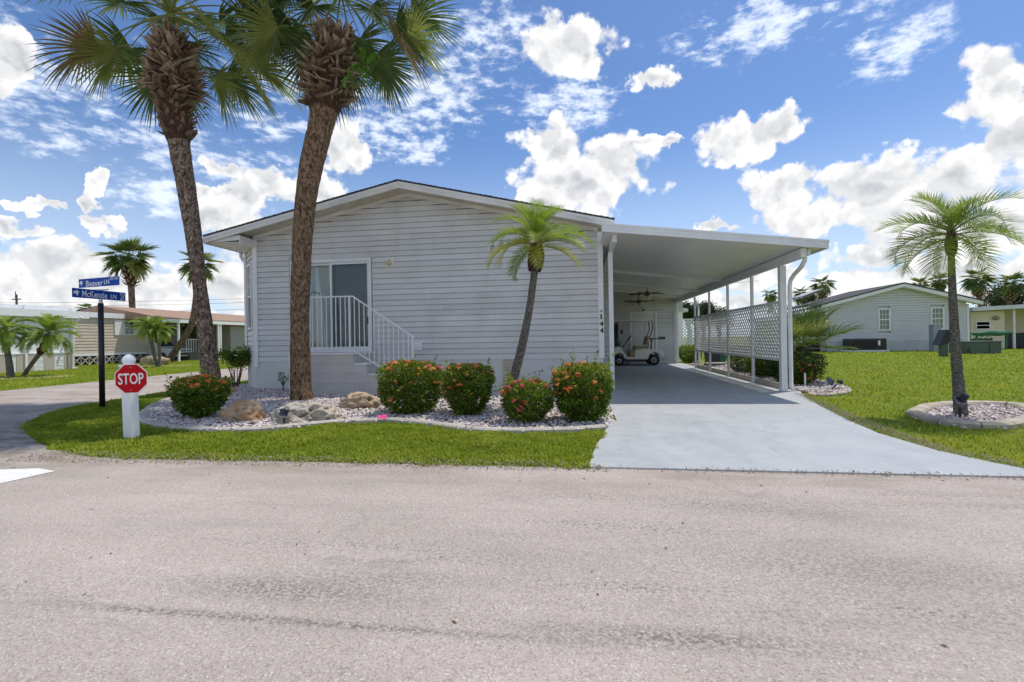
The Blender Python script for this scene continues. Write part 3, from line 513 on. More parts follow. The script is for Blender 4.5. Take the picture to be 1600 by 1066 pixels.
# sand and grit spilled along the verge
def grit(poly, n, seed):
    o = gravel(poly, n, .003, .009, seed, .006); o.name = 'grit'; o.data.materials[0] = GRIT; return o
GRIT = P('brown_grit', (.34, .27, .19), .4, 30, .95, col2=(.48, .41, .32))
grit([(-6, 4.22), (.3, 4.34), (.02, 4.60), (-3.2, 4.60), (-6, 4.62)], 2600, 31)
grit([(.1, 4.40), (3.8, 4.38), (3.8, 4.46), (.1, 4.46)], 350, 34)
grit([G(*p) for p in [(1240, 616), (1329, 662), (1459, 706), (1597, 735), (1597, 727), (1470, 700), (1345, 655), (1262, 618)]], 2600, 33)
# fallen bits on the road
bb = MB(); rd = random.Random(3)
for i in range(70):
    x = rd.uniform(-6, 4.3); y = rd.uniform(1.4, 4.4); a = rd.uniform(0, PI); l = rd.uniform(.008, .022); w = .004; c, s_ = math.cos(a), math.sin(a)
    bb.add([(x-l*c, y-l*s_, .007), (x+w*s_, y-w*c, .012), (x+l*c, y+l*s_, .008), (x-w*s_, y+w*c, .0065)], [(0, 1, 2, 3)])
o = bb.build('leaf_litter', P('dry_litter', (.12, .085, .05), .4, 30, .9)); o['kind'] = 'stuff'
# ------------------------------------------------------------------ walls of overlapping boards
def boards(root, A, B, z0, z1, pitch, mats, lo=None, hi=None, openings=(), name='siding_board', joined=False, proud=.026, splits=0, seed=0, topf=None):
    """A->B runs along the wall with the outside on the right-hand side; lo/hi(z) give the s-range at height z"""
    A, B = Vector((*A, 0)), Vector((*B, 0)); Ld = (B-A).length; t = (B-A)/Ld; n = Vector((t.y, -t.x, 0)); rd = random.Random(seed)
    lo = lo or (lambda z: 0.0); hi = hi or (lambda z: Ld); bb = MB() if joined else None; z = z0
    while z < z1-.005:
        zt = min(z+pitch, z1); rng = [(lo(z), hi(z), lo(zt), hi(zt))]
        if rng[0][1]-rng[0][0] < .02: break
        for (o0, o1, oz0, oz1) in openings:
            if zt > oz0+.001 and z < oz1-.001:
                nr = []
                for (a, c, a2, c2) in rng:
                    if a < o0 < c: nr.append((a, o0, min(a2, o0), o0))
                    if a < o1 < c: nr.append((o1, c, o1, max(c2, o1)))
                    if not (a < o0 < c) and not (a < o1 < c) and not (a >= o0 and c <= o1): nr.append((a, c, a2, c2))
                rng = nr
        if splits and not joined:
            nr = []
            for (a, c, a2, c2) in rng:
                if c-a > 4 and rd.random() < splits:
                    s = rd.uniform(a+1, c-1); s = min(max(s, a2+.1), c2-.1) if c2-a2 > .3 else s
                    if a2 < s < c2: nr += [(a, s-.0015, a2, s-.0015), (s+.0015, c, s+.0015, c2)]; continue
                nr.append((a, c, a2, c2))
            rng = nr
        for (a, c, a2, c2) in rng:
            if c-a < .01: continue
            if c2 < a2: a2 = c2 = (a2+c2)/2
            q = bb or MB(); f = lambda s, h, p: tuple(A+t*s+n*p+ZU*h)
            gv = (.02 if pitch < .18 else 0) if joined else .018; q.hexa([f(a, z, proud), f(c, z, proud), f(c, z, -.012), f(a, z, -.012), f(a2, zt+.001-gv, .004), f(c2, zt+.001-gv, .004), f(c2, zt+.001-gv, -.012), f(a2, zt+.001-gv, -.012)])
            if not joined: q.build(name, mats, root)
        z += pitch
    if joined: o = bb.build(name, mats, root); o['kind'] = 'stuff'; return o
def sash_window(root, A, B, s0, s1, z0, z1, cols, rows, frame, pane, lower=None, fw=.05, depth=.05, sill=True):
    """double hung window in the wall A->B"""
    A, B = Vector((*A, 0)), Vector((*B, 0)); t = (B-A).normalized(); n = Vector((t.y, -t.x, 0)); f = lambda s, h, p: A+t*s+n*p+ZU*h
    def bx(bb, a, c, h0, h1, p0, p1): bb.hexa([f(a, h0, p1), f(c, h0, p1), f(c, h0, p0), f(a, h0, p0), f(a, h1, p1), f(c, h1, p1), f(c, h1, p0), f(a, h1, p0)])
    fr = MB(); bx(fr, s0, s0+fw, z0, z1, -.02, depth); bx(fr, s1-fw, s1, z0, z1, -.02, depth); bx(fr, s0+fw, s1-fw, z0, z0+fw, -.02, depth); bx(fr, s0+fw, s1-fw, z1-fw, z1, -.02, depth)
    zm = (z0+z1)/2; bx(fr, s0+fw, s1-fw, zm-fw*.4, zm+fw*.4, -.02, depth*.8); w = fr.build('window', frame, root)
    for h0, h1, mt in ((z0+fw, zm-fw*.4, lower or pane), (zm+fw*.4, z1-fw, pane)):
        p = MB(); bx(p, s0+fw, s1-fw, h0, h1, -.015, .0); p.build('pane', mt, w)
        if mt is pane and cols:
            mu = MB()
            for i in range(1, cols): x = s0+fw+(s1-s0-2*fw)*i/cols; bx(mu, x-fw*.16, x+fw*.16, h0, h1, .001, .018)
            for j in range(1, rows): h = h0+(h1-h0)*j/rows; bx(mu, s0+fw, s1-fw, h-fw*.16, h+fw*.16, .001, .016)
            mu.build('muntin', frame, w)
    return w

# ------------------------------------------------------------------ the main house
YH = 11.08; XL = -8.1; XR = .44; RX = -4.05; ZS = .74; SLL = .212; SLR = .235; ZT = 4.70
house = thing('manufactured_house', 'grey vinyl sided gabled house with sliding glass door in the centre', 'house', (-4, YH, 0))
boards(house, (XL, YH), (XR, YH), ZS, ZT-.01, .132, M['siding'], lo=lambda z: max(0, (RX-(ZT-z)/SLL)-XL), hi=lambda z: min(XR-XL, RX+(ZT-z)/SLR-XL),
       openings=[(-7.13-XL, -4.96-XL, .90, 3.26)], splits=.35, seed=4)
b = MB()                                                            # sheathing behind the boards
b.prismY([(XL, 0), (-7.1, 0), (-7.1, ZT-.12-SLL*3.05), (XL, ZT-.12-SLL*4.05)], YH+.014, YH+.12)
b.prismY([(-4.98, 0), (XR, 0), (XR, ZT-.12-SLR*4.49), (RX, ZT-.12), (-4.98, ZT-.12-SLL*.93)], YH+.014, YH+.12)
b.prismY([(-7.1, 3.24), (-4.98, 3.24), (-4.98, ZT-.12-SLL*.93), (-7.1, ZT-.12-SLL*3.05)], YH+.014, YH+.12)
b.prismY([(-7.1, 0), (-4.98, 0), (-4.98, .9), (-7.1, .9)], YH+.014, YH+.12)
b.prismX([(YH+.12, 0), (26, 0), (26, 3.5), (YH+.12, 3.5)], XR-.02, XR+.095); b.build('wall', M['siding'], house)
chA, chB = (-8.9, 11.88), (XL, YH)                                   # angled corner bay
boards(house, chA, chB, ZS, 3.82, .132, M['siding'], openings=[(.30, .86, 1.55, 3.27)])
sash_window(house, chA, chB, .29, .87, 1.56, 3.26, 3, 3, M['white'], M['winglass'], M['darkscreen'])
b = MB(); b.add([(-8.9, 11.9, 0), (XL+.01, YH+.02, 0), (XL+.01, YH+.02, 3.8), (-8.9, 11.9, 3.7)], [(0, 1, 2, 3)]); b.add([(-8.905, 11.89, 0), (-8.905, 26, 0), (-8.905, 26, 3.7), (-8.905, 11.89, 3.7)], [(3, 2, 1, 0)]); b.build('side_wall', M['siding'], house)
b = MB(); b.box(XL, -3.3, YH-.004, YH+.012, -.05, ZS); b.box(-3.3, XR+.09, YH-.004, YH+.012, -.05, ZS-.0)
b.hexa([(-8.905, 11.86, -.05), (XL, YH-.004, -.05), (XL+.02, YH+.01, -.05), (-8.88, 11.9, -.05), (-8.905, 11.86, ZS), (XL, YH-.004, ZS), (XL+.02, YH+.01, ZS), (-8.88, 11.9, ZS)])
b.build('skirting', M['skirt'], house)
b = MB(); b.box(-3.305, -3.297, YH-.006, YH-.004, 0, ZS); b.box(XL, XR, YH-.018, YH-.004, ZS-.018, ZS); b.build('skirting_trim', M['skirt'], house)
# trims
b = MB(); b.box(XL-.03, XL+.09, YH-.035, YH+.06, .60, 3.86); b.build('corner_trim', M['white'], house)
b = MB(); b.box(-8.96, -8.9, 11.83, 11.92, .62, 3.72); b.build('corner_trim', M['white'], house)
b = MB(); b.box(XR-.012, XR+.105, YH-.035, YH+.06, .74, 3.60); tr = b.build('corner_trim', M['white'], house)
# roof: shingle slabs, fascia, soffit, frieze
def roofpiece(name, mat, dz0, dz1, y0, y1, xl=-9.0, xr=.78, side='both'):
    zt = lambda x: 4.85-(SLL if x < RX else SLR)*abs(x-RX)
    for xa in ((xl, RX), (RX, xr)):
        bb = MB(); bb.prismY([(xa[0], zt(xa[0])+dz0), (xa[1], zt(xa[1])+dz0), (xa[1], zt(xa[1])+dz1), (xa[0], zt(xa[0])+dz1)], y0, y1); bb.build(name, mat, house)
roofpiece('roof', M['shingle'], 0, .028, 10.47, 26)
roofpiece('rake_fascia', M['fascia'], -.15, -.002, 10.50, 10.53)
roofpiece('rake_trim', M['white'], -.055, -.001, 10.487, 10.498)
roofpiece('soffit', M['soffit'], -.10, -.085, 10.535, YH-.002)
roofpiece('frieze_board', M['fascia'], -.185, -.101, YH-.045, YH-.018, XL, XR)
roofpiece('roof_deck', M['soffit'], -.08, -.003, 10.535, 26, -8.98, .76)
b = MB()
for i in range(34): y = 10.6+i*.3; b.box(-8.96, -8.12, y, y+.285, 3.655, 3.668)
o = b.build('soffit_board', M['fascia'], house); o['kind'] = 'stuff'
b = MB(); b.box(-8.1, -8.07, 10.55, YH, 3.60, 3.80); b.prismY([(-8.92, 3.66), (-8.1, 3.70), (-8.1, 3.82), (-8.92, 3.74)], 10.56, 10.585); b.build('soffit_return', M['fascia'], house)
b = MB(); b.box(-9.02, -8.99, 10.5, 26, 3.66, 3.80); b.prismY([(-9.14, 3.67), (-9.03, 3.64), (-9.03, 3.77), (-9.15, 3.77)], 10.54, 26); b.build('gutter', M['whitemetal'], house)
b = MB(); b.tube([(-9.09, 11.9, 3.66), (-9.09, 11.9, 3.56), (-9.06, 11.93, 3.47), (-8.99, 11.98, 3.42), (-8.96, 12.02, 3.3), (-8.96, 12.02, .1)], .045, 8); b.build('downspout', M['whitemetal'], house, smooth=True)
# shingle courses edge: ragged starter strips at the rake
b = MB(); rd = random.Random(8)
for i in range(46):
    for sgn, sl, xm in ((-1, SLL, -9.0), (1, SLR, .78)):
        x0 = RX+sgn*i*.115; x1 = x0+sgn*.11
        if (sgn < 0 and x1 < xm) or (sgn > 0 and x1 > xm): continue
        z0 = 4.85-sl*abs(x0-RX)+.028; z1 = 4.85-sl*abs(x1-RX)+.028; e = rd.uniform(.006, .014)
        b.prismY([(x0, z0), (x1, z1), (x1, z1+e), (x0, z0+.002)] if sgn > 0 else [(x1, z1), (x0, z0), (x0, z0+.002), (x1, z1+e)], 10.462-rd.uniform(0, .012), 10.9)
o = b.build('shingle', M['shingle'], house); o['kind'] = 'stuff'
# sliding door
b = MB(); d0, d1, dz0, dz1 = -7.1, -4.99, .93, 3.23
b.box(d0, d0+.06, YH-.04, YH+.1, dz0, dz1); b.box(d1-.06, d1, YH-.04, YH+.1, dz0, dz1); b.box(d0+.06, d1-.06, YH-.04, YH+.1, dz1-.07, dz1); b.box(d0+.06, d1-.06, YH-.05, YH+.1, dz0, dz0+.06)
dr = b.build('sliding_door', M['white'], house, bevel=.004)
xm = -6.04
for a, c, yy, nm in ((d0+.06, xm+.03, YH+.05, 'fixed_panel_frame'), (xm-.03, d1-.06, YH+.0, 'sliding_panel_frame')):
    q = MB(); w = .055; q.box(a, a+w, yy, yy+.03, dz0+.062, dz1-.072); q.box(c-w, c, yy, yy+.03, dz0+.062, dz1-.072); q.box(a+w, c-w, yy, yy+.03, dz0+.062, dz0+.15); q.box(a+w, c-w, yy, yy+.03, dz1-.13, dz1-.072); q.build(nm, M['white'], dr)
    g_ = MB(); g_.box(a+w, c-w, yy+.012, yy+.017, dz0+.15, dz1-.13); g_.build('glass', M['dglass'], dr)
q = MB(); q.add([(xm+.025, YH-.012, dz0+.15), (d1-.115, YH-.012, dz0+.15), (d1-.115, YH-.012, dz1-.13), (xm+.025, YH-.012, dz1-.13)], [(0, 1, 2, 3)]); q.build('insect_screen', M['screen'], dr)
q = MB(); q.box(d1-.112, d1-.068, YH-.035, YH-.001, 1.62, 1.80); q.build('handle', M['black'], dr, bevel=.006)
for a, c, mt, an in ((d0+.1, xm-.02, M['curtain'], .35), (xm+.02, d1-.1, M['curtaing'], .5)):
    n = int((c-a)/.085)
    for i in range(n):
        x = a+.04+i*(c-a-.06)/n; q = MB(); w = .05; s_ = math.sin(an)*w; c_ = math.cos(an)*w
        if mt is M['curtain'] and 4 <= i <= 5: s_, c_ = .03, .02
        q.hexa([(x-c_, YH+.16-s_, dz0+.1), (x+c_, YH+.16+s_, dz0+.1), (x+c_, YH+.164+s_, dz0+.1), (x-c_, YH+.164-s_, dz0+.1), (x-c_, YH+.16-s_, dz1-.12), (x+c_, YH+.16+s_, dz1-.12), (x+c_, YH+.164+s_, dz1-.12), (x-c_, YH+.164-s_, dz1-.12)])
        q.build('blind_slat', mt, dr)
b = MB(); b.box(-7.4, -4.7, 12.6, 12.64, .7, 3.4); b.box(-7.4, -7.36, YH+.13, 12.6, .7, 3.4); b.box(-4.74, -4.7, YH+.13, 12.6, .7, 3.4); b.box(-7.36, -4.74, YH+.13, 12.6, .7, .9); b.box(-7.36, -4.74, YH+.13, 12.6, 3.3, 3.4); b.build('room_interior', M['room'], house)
# fittings on the facade
lx, lz = PY(609, 411, YH-.02)
t = thing('wall_light', 'small square porch light with yellowed shade on the grey siding right of the sliding door', 'wall light', (lx, YH-.02, lz))
b = MB(); b.box(lx-.10, lx+.10, YH-.03, YH-.012, lz-.10, lz+.10); b.build('mounting_plate', M['white'], t, bevel=.008)
b = MB(); b.lathe((lx, YH-.09, lz-.075), [(.03, 0), (.065, .03), (.07, .08), (.055, .11), (.02, .125)], 12); b.build('lamp_shade', M['lamp'], t, smooth=True)
b = MB(); b.box(lx-.025, lx+.025, YH-.10, YH-.03, lz+.045, lz+.075); b.build('bracket', M['ventcream'], t)
bx_, bz_ = PY(653, 540, YH-.02)
t = thing('outlet_box', 'white square exterior outlet box low on the grey siding at the end of the railing', 'outlet box', (bx_, YH-.02, bz_))
b = MB(); b.box(bx_-.105, bx_+.105, YH-.045, YH-.012, bz_-.11, bz_+.11); b.build('backplate', M['white'], t, bevel=.006)
b = MB(); b.box(bx_-.055, bx_+.055, YH-.07, YH-.046, bz_-.05, bz_+.05); b.build('cover', M['white'], t, bevel=.008)
v0 = PY(784, 560, YH); v1 = PY(806, 600, YH); vx0, vx1, vz0, vz1 = v0[0], v1[0]+.06, .17, v0[1]
b = MB(); b.box(vx0, vx1, YH-.02, YH-.006, vz0, vz0+.035); b.box(vx0, vx1, YH-.02, YH-.006, vz1-.035, vz1); b.box(vx0, vx0+.035, YH-.02, YH-.006, vz0+.035, vz1-.035); b.box(vx1-.035, vx1, YH-.02, YH-.006, vz0+.035, vz1-.035)
vent = b.build('crawlspace_vent', M['ventcream'], house)
q = MB(); q.box(vx0+.035, vx1-.035, YH-.008, YH-.005, vz0+.035, vz1-.035); q.build('backing', M['ventdark'], vent)
for i in range(11):
    h = vz0+.05+i*(vz1-vz0-.09)/11; q = MB(); q.hexa([(vx0+.03, YH-.026, h), (vx1-.03, YH-.026, h), (vx1-.03, YH-.010, h+.022), (vx0+.03, YH-.010, h+.022), (vx0+.03, YH-.026, h+.012), (vx1-.03, YH-.026, h+.012), (vx1-.03, YH-.010, h+.034), (vx0+.03, YH-.010, h+.034)]); q.build('louvre', M['ventcream'], vent)
# house number
nt_ = thing('house_number', 'black house number 144 running down the white corner trim beside the carport', 'house number', (XR+.045, YH-.05, 1.5))
for i, ch in enumerate('144'):
    x, z = PY(939.5+i*.4, (495, 506, 516.5)[i], YH-.04); textmesh(ch, .15, .085 if ch == '4' else .035, M['black'], 'numeral', nt_, Matrix.Translation((x-nt_.location.x, .012, z-1.5)) @ Matrix.Rotation(PI/2, 4, 'X'), .006)
x, z = PY(939.5, 486.5, YH-.04); q = MB(); q.lathe((x, YH-.045, z), [(.0, -.02), (.028, -.01), (.035, .01), (.012, .03)], 7); q.build('ornament', M['steel'], nt_)
# stoop
SY = 9.95; sx0 = PY(454, 600, SY)[0]; sx1 = PY(551, 552, SY)[0]
st = thing('entry_stoop', 'grey painted block stoop with white topped steps in front of the sliding door', 'steps', ((sx0+sx1)/2, 10.4, 0))
b = MB(); b.box(sx0, sx1, SY, YH-.006, 0, .915)
for i, (x, z) in enumerate([(.0, .69), (.31, .46), (.62, .23)]): b.box(sx1+x, sx1+x+.31, SY+.002, YH-.006, 0, z)
b.build('block_base', M['stoop'], st)
b = MB(); b.box(sx0-.02, sx1+.025, SY-.03, YH-.008, .917, .955); b.build('landing', M['steptop'], st, bevel=.006)
for x, z in [(.0, .69), (.31, .46), (.62, .23)]: b = MB(); b.box(sx1+x+.026, sx1+x+.335, SY-.02, YH-.008, z+.002, z+.035); b.build('tread', M['steptop'], st, bevel=.005)
b = MB()                                                            # raised block joints on the front
for (xa, xb, z) in [(462, 485, 0), (492, 520, .72), (530, 548, .72), (492, 520, .50), (530, 568, .50), (492, 520, .28), (530, 572, .28), (492, 520, .62), (530, 548, .62)][1:7]:
    X0 = PY(xa, 580, SY)[0]; X1 = PY(xb, 580, SY)[0]; b.box(X0, X1, SY-.012, SY-.001, z, z+.03)
b.build('block_joint', M['stoop'], st)
b = MB(); b.box(sx0-.03, sx0+.03, SY-.01, SY+.05, 0, .915); b.build('edge_post', M['white'], st)
# railing
rl = thing('porch_railing', 'white metal railing stepping down beside the sliding door stoop', 'railing', (sx0, 10.02, .95))
RYY = 10.02; zt_ = PY(520, 464, RYY)[1]; xk = PY(551, 464, RYY)[0]; xe, ze = PY(648, 528, RYY)
b = MB(); b.bar((sx0-.02, RYY, zt_), (xk, RYY, zt_), .035, .03); b.bar((xk, RYY, zt_), (xe, RYY, ze), .035, .03); b.bar((sx0, RYY, zt_), (sx0, YH-.05, zt_), .03, .03); b.build('handrail', M['whitemetal'], rl)
zb0 = PY(520, 549, RYY)[1]; xs_, zs_ = PY(640, 528, RYY); xb1 = xe-.06; zb1 = .20
b = MB(); b.bar((sx0, RYY, zb0), (xk+.02, RYY, zb0), .03, .025); b.bar((xk+.02, RYY, zb0), (xb1, RYY, zb1), .03, .025); b.bar((sx0, RYY, zb0), (sx0, YH-.05, zb0), .025, .025); b.build('bottom_rail', M['whitemetal'], rl)
def balu(x, y, z0, z1, w=.016, nm='baluster'): q = MB(); q.box(x-w/2, x+w/2, y-w/2, y+w/2, z0, z1); q.build(nm, M['whitemetal'], rl)
x = sx0+.06
while x < xk-.12: balu(x, RYY, zb0+.014, zt_-.016); x += .112
balu(xk-.08, RYY, .958, zt_-.016, .035, 'post'); balu(sx0, RYY+.03, .958, zt_-.016, .035, 'post')
x = xk+.035
while x < xe-.09:
    f = (x-xk)/(xe-xk); f2 = (x-xk)/(xb1-xk); balu(x, RYY, zb0+(zb1-zb0)*f2+.02, zt_+(ze-zt_)*f-.02); x += .112
balu(xe-.05, RYY, .04, ze, .03, 'post')
y = RYY+.13
while y < YH-.1: balu(sx0, y, zb0+.014, zt_-.016); y += .125
# shepherd hook on the rail
t = thing('plant_hook', 'small black scrolled plant hook clipped to the railing by the tall palm trunk', 'hook', (*PY(482, 468, RYY)[0:1], RYY, PY(482, 468, RYY)[1]))
x, z = PY(480, 473, RYY); q = MB(); pts = [(x, RYY-.02, z), (x+.10, RYY-.02, z+.18), (x+.14, RYY-.02, z+.235), (x+.19, RYY-.02, z+.235), (x+.20, RYY-.02, z+.19), (x+.17, RYY-.02, z+.18)]; q.tube(pts, .009, 6)
q.tube([(x+.19, RYY-.02, z+.235), (x+.25, RYY-.02, z+.20), (x+.30, RYY-.02, z+.215), (x+.32, RYY-.02, z+.18), (x+.29, RYY-.02, z+.165)], .008, 6); q.build('scroll', M['black'], t, smooth=True)

# ------------------------------------------------------------------ carport
cp = thing('carport', 'white flat roofed carport with lattice side screen on the right of the grey house', 'carport', (2.4, 15, 0))
rz = lambda x: 3.42-.126*(x-.5); CY0, CY1 = 9.55, 22.6
b = MB(); b.prismY([(.52, rz(.52)-.03), (4.52, rz(4.52)-.03), (4.52, rz(4.52)), (.52, rz(.52))], CY0+.03, CY1); b.build('roof_top', M['roofpan'], cp)
xs = [.52+i*.5 for i in range(9)]
b = MB(); b.prismY([(.52, rz(.52)-.12), (4.50, rz(4.50)-.12), (4.50, rz(4.50)-.10), (.52, rz(.52)-.10)], CY0+.05, CY1); b.build('ceiling_panel', M['cpanel'], cp)
b = MB(); b.prismY([(.46, rz(.46)-.145), (4.56, rz(4.56)-.135), (4.56, rz(4.56)+.015), (.46, rz(.46)+.015)], CY0, CY0+.03); b.build('front_fascia', M['whitemetal'], cp, bevel=.004)
b = MB(); b.prismY([(.46, rz(.46)-.02), (4.56, rz(4.56)-.02), (4.56, rz(4.56)+.02), (.46, rz(.46)+.02)], CY0-.014, CY0-.001); b.prismY([(.46, rz(.46)-.085), (4.56, rz(4.56)-.085), (4.56, rz(4.56)-.075), (.46, rz(.46)-.075)], CY0-.006, CY0-.001); b.build('fascia_lip', M['whitemetal'], cp)
b = MB(); b.box(4.525, 4.56, CY0+.031, CY1, rz(4.52)-.14, rz(4.52)+.01); b.build('side_fascia', M['whitemetal'], cp)
for yy in (14.75, 17.7, 20.2): b = MB(); b.prismY([(.6, rz(.6)-.20), (4.15, rz(4.15)-.19), (4.15, rz(4.15)-.121), (.6, rz(.6)-.121)], yy, yy+.09); b.build('cross_beam', M['whitemetal'], cp)
BX = 4.20
b = MB(); b.box(BX-.05, BX+.05, 9.72, 22.0, rz(BX)-.30, rz(BX)-.128); b.build('side_beam', M['whitemetal'], cp)
b = MB(); b.box(.68, .77, 9.85, 22.0, rz(.72)-.27, rz(.72)-.124); b.build('house_beam', M['whitemetal'], cp)
b = MB(); b.box(.66, .76, 11.0, 11.1, .019, rz(.72)-.272); b.build('post', M['whitemetal'], cp, bevel=.004)
PYS = [10.84, 12.63, 14.6, 16.6, 18.6]; X4 = 4.25
for i, y in enumerate(PYS): b = MB(); w = .065 if i == 0 else .035; b.box(X4-w, X4+w-.01, y-w, y+w, .019, rz(BX)-.302); b.build('post', M['whitemetal'], cp, bevel=.004)
b = MB(); b.box(X4-.04, X4+.04, 21.9, 21.98, .019, rz(BX)-.302); b.build('post', M['whitemetal'], cp)
LZ0, LZ1 = .67, 1.90
for i in range(4):
    y0, y1 = PYS[i]+.036+(.03 if i == 0 else 0), PYS[i+1]-.036
    for z in (LZ0-.03, LZ1-.03): b = MB(); b.box(X4-.02, X4+.02, y0, y1, z, z+.06); b.build('rail', M['whitemetal'], cp)
    b = MB(); rp = .15; H_ = LZ1-LZ0-.065; z0 = LZ0+.031; L_ = y1-y0
    for s_, xo in ((1, -.004), (-1, .004)):
        k = -H_ if s_ > 0 else 0
        while k < (L_ if s_ > 0 else L_+H_):
            if s_ > 0: ya, za, yb, zb = k, 0, k+H_, H_
            else: ya, za, yb, zb = k, 0, k-H_, H_
            pts = []
            for (p, q_) in (((ya, za), (yb, zb)),):
                (a, c), (d, e) = p, q_
                t0, t1 = 0., 1.
                dyy = d-a
                for lim, sg in ((0, 1), (L_, -1)):
                    fa, fb = (a-lim)*sg, (d-lim)*sg
                    if fa < 0 and fb < 0: t0, t1 = 1, 0
                    elif fa < 0: t0 = max(t0, fa/(fa-fb))
                    elif fb < 0: t1 = min(t1, fa/(fa-fb))
                if t1-t0 > .02: b.bar((X4+xo, y0+a+dyy*t0, z0+c+(e-c)*t0), (X4+xo, y0+a+dyy*t1, z0+c+(e-c)*t1), .008, .042, up=(0, s_*-1, 1))
            k += rp
    o = b.build('lattice_panel', M['white'], cp); o['kind'] = 'stuff'
b = MB(); b.box(X4+.04, X4+.07, 10.92, 18.6, .0, .15); b.build('kick_board', M['tan'], cp)
b = MB(); pts = [(4.30, 9.9, rz(4.3)-.15), (4.30, 9.92, 2.62), (4.33, 10.15, 2.52), (4.36, 10.55, 2.42), (4.37, 10.74, 2.32), (4.37, 10.78, 2.2), (4.37, 10.78, .12), (4.40, 10.74, .05)]; b.tube(pts, .043, 8); b.build('downspout', M['whitemetal'], cp, smooth=True)
b = MB(); b.box(4.27, 4.33, 9.74, 22, rz(4.3)-.24, rz(4.3)-.129); b.build('gutter', M['whitemetal'], cp)
b = MB(); b.tube([(4.36, 18.9, 2.55), (4.36, 18.9, 2.4), (4.36, 18.6, 2.3), (4.37, 18.55, .1)], .04, 8); b.build('downspout', M['whitemetal'], cp, smooth=True)
# storage room closing the carport
sh = thing('storage_room', 'grey sided storage room with white door at the back of the carport', 'storage room', (2.4, 22, 0))
boards(sh, (.5, 22.0), (4.16, 22.0), .03, 3.2, .132, M['siding'], hi=lambda z: min(3.66, max(0.0, (3.32-z)/.126)), openings=[(1.72, 2.90, .0, 2.33)], name='siding_board')
b = MB(); b.box(.5, 2.22, 22.03, 22.1, 0, 2.33); b.box(3.40, 4.2, 22.03, 22.1, 0, 2.33); b.prismY([(.5, 2.331), (4.52, 2.331), (4.52, 2.81), (.5, 3.315)], 22.03, 22.1); b.box(4.16, 4.2, 22.02, 26, 0, 2.75); b.build('wall', M['siding'], sh)
b = MB(); b.box(4.12, 4.2, 21.96, 22.015, 0, 2.68); b.build('corner_trim', M['white'], sh)
b = MB(); b.box(2.22, 2.30, 21.97, 22.06, .02, 2.33); b.box(3.32, 3.40, 21.97, 22.06, .02, 2.33); b.box(2.30, 3.32, 21.97, 22.06, 2.25, 2.33); b.build('door_frame', M['white'], sh)
b = MB(); b.box(2.30, 3.32, 22.01, 22.05, .02, 2.25); dd_ = b.build('door', M['door'], sh)
q = MB()
for xa, xb in ((2.40, 2.76), (2.86, 3.22)):
    for za, zb in ((.25, 1.0), (1.12, 1.85), (1.95, 2.15)): q.box(xa, xb, 21.996, 22.009, za, zb)
q.build('door_panel', M['door'], dd_, bevel=.01)
q = MB(); q.lathe((2.38, 21.97, 1.05), [(.0, -.03), (.03, -.01), (.03, .01), (0, .03)], 8); q.build('handle', M['steel'], dd_)
b = MB(); b.box(2.76, 2.86, 21.9, 21.96, 2.36, 2.44); b.build('door_lamp', M['darkfan'], sh)
b = MB(); b.box(.5, .85, 14.02, 22, 0, 3.25); ad = b.build('side_wall', M['siding'], sh)
boards(sh, (.855, 14.0), (.855, 22.0), .3, 3.2, .132, M['siding'], joined=True, name='side_siding')
boards(sh, (.5, 13.98), (.86, 13.98), .3, 3.2, .132, M['siding'], joined=True, name='side_siding')
# louvred shutter near the front
b = MB()
for i in range(18): z = 1.45+i*.07; b.hexa([(.862, 14.1, z), (.862, 15.3, z), (.862, 15.3, z+.01), (.862, 14.1, z+.01), (.92, 14.1, z-.04), (.92, 15.3, z-.04), (.92, 15.3, z-.03), (.92, 14.1, z-.03)])
o = b.build('louvre_shutter', M['white'], sh); o['kind'] = 'stuff'
# ceiling fans
def fan(x, y, z, top, lab, rot):
    t = thing('ceiling_fan', lab, 'ceiling fan', (x, y, z), 'ceiling fans under the carport roof')
    q = MB(); q.tube([(x, y, z+.08), (x, y, top)], .016, 8); q.build('downrod', M['darkfan'], t); q = MB(); q.lathe((x, y, top-.06), [(.02, 0), (.07, .03), (.075, .06)], 12); q.build('canopy', M['darkfan'], t)
    q = MB(); q.lathe((x, y, z-.05), [(.03, -.04), (.09, -.02), (.12, .02), (.12, .07), (.06, .11), (.02, .13)], 16); q.build('motor', M['darkfan'], t, smooth=True)
    for i in range(5):
        a = rot+i*2*PI/5; c, s_ = math.cos(a), math.sin(a); q = MB(); w0, w1 = .05, .075; tw = .02
        P3 = lambda r, w, h: (x+c*r-s_*w, y+s_*r+c*w, z+h)
        q.hexa([P3(.18, -w0, -tw-.005), P3(.66, -w1, -tw-.005), P3(.66, w1, tw-.005), P3(.18, w0, tw-.005), P3(.18, -w0, -tw+.005), P3(.66, -w1, -tw+.005), P3(.66, w1, tw+.005), P3(.18, w0, tw+.005)]); q.bar(P3(.1, 0, 0), P3(.22, 0, 0), .03, .012); q.build('blade', M['darkfan'], t)
    for i in range(3):
        a = rot+.4+i*2*PI/3; cx, cy = x+.11*math.cos(a), y+.11*math.sin(a); q = MB(); q.lathe((cx, cy, z-.20), [(.055, 0), (.062, .03), (.045, .08), (.02, .1)], 10); q.build('lamp_globe', M['lampglass'], t, smooth=True)
fan(2.45, 18.0, 2.78, 3.05, 'nearer ceiling fan with lamp globes under the carport roof', .3)
fan(2.50, 20.9, 2.72, 3.02, 'farther ceiling fan under the carport roof close to the back wall', .9)
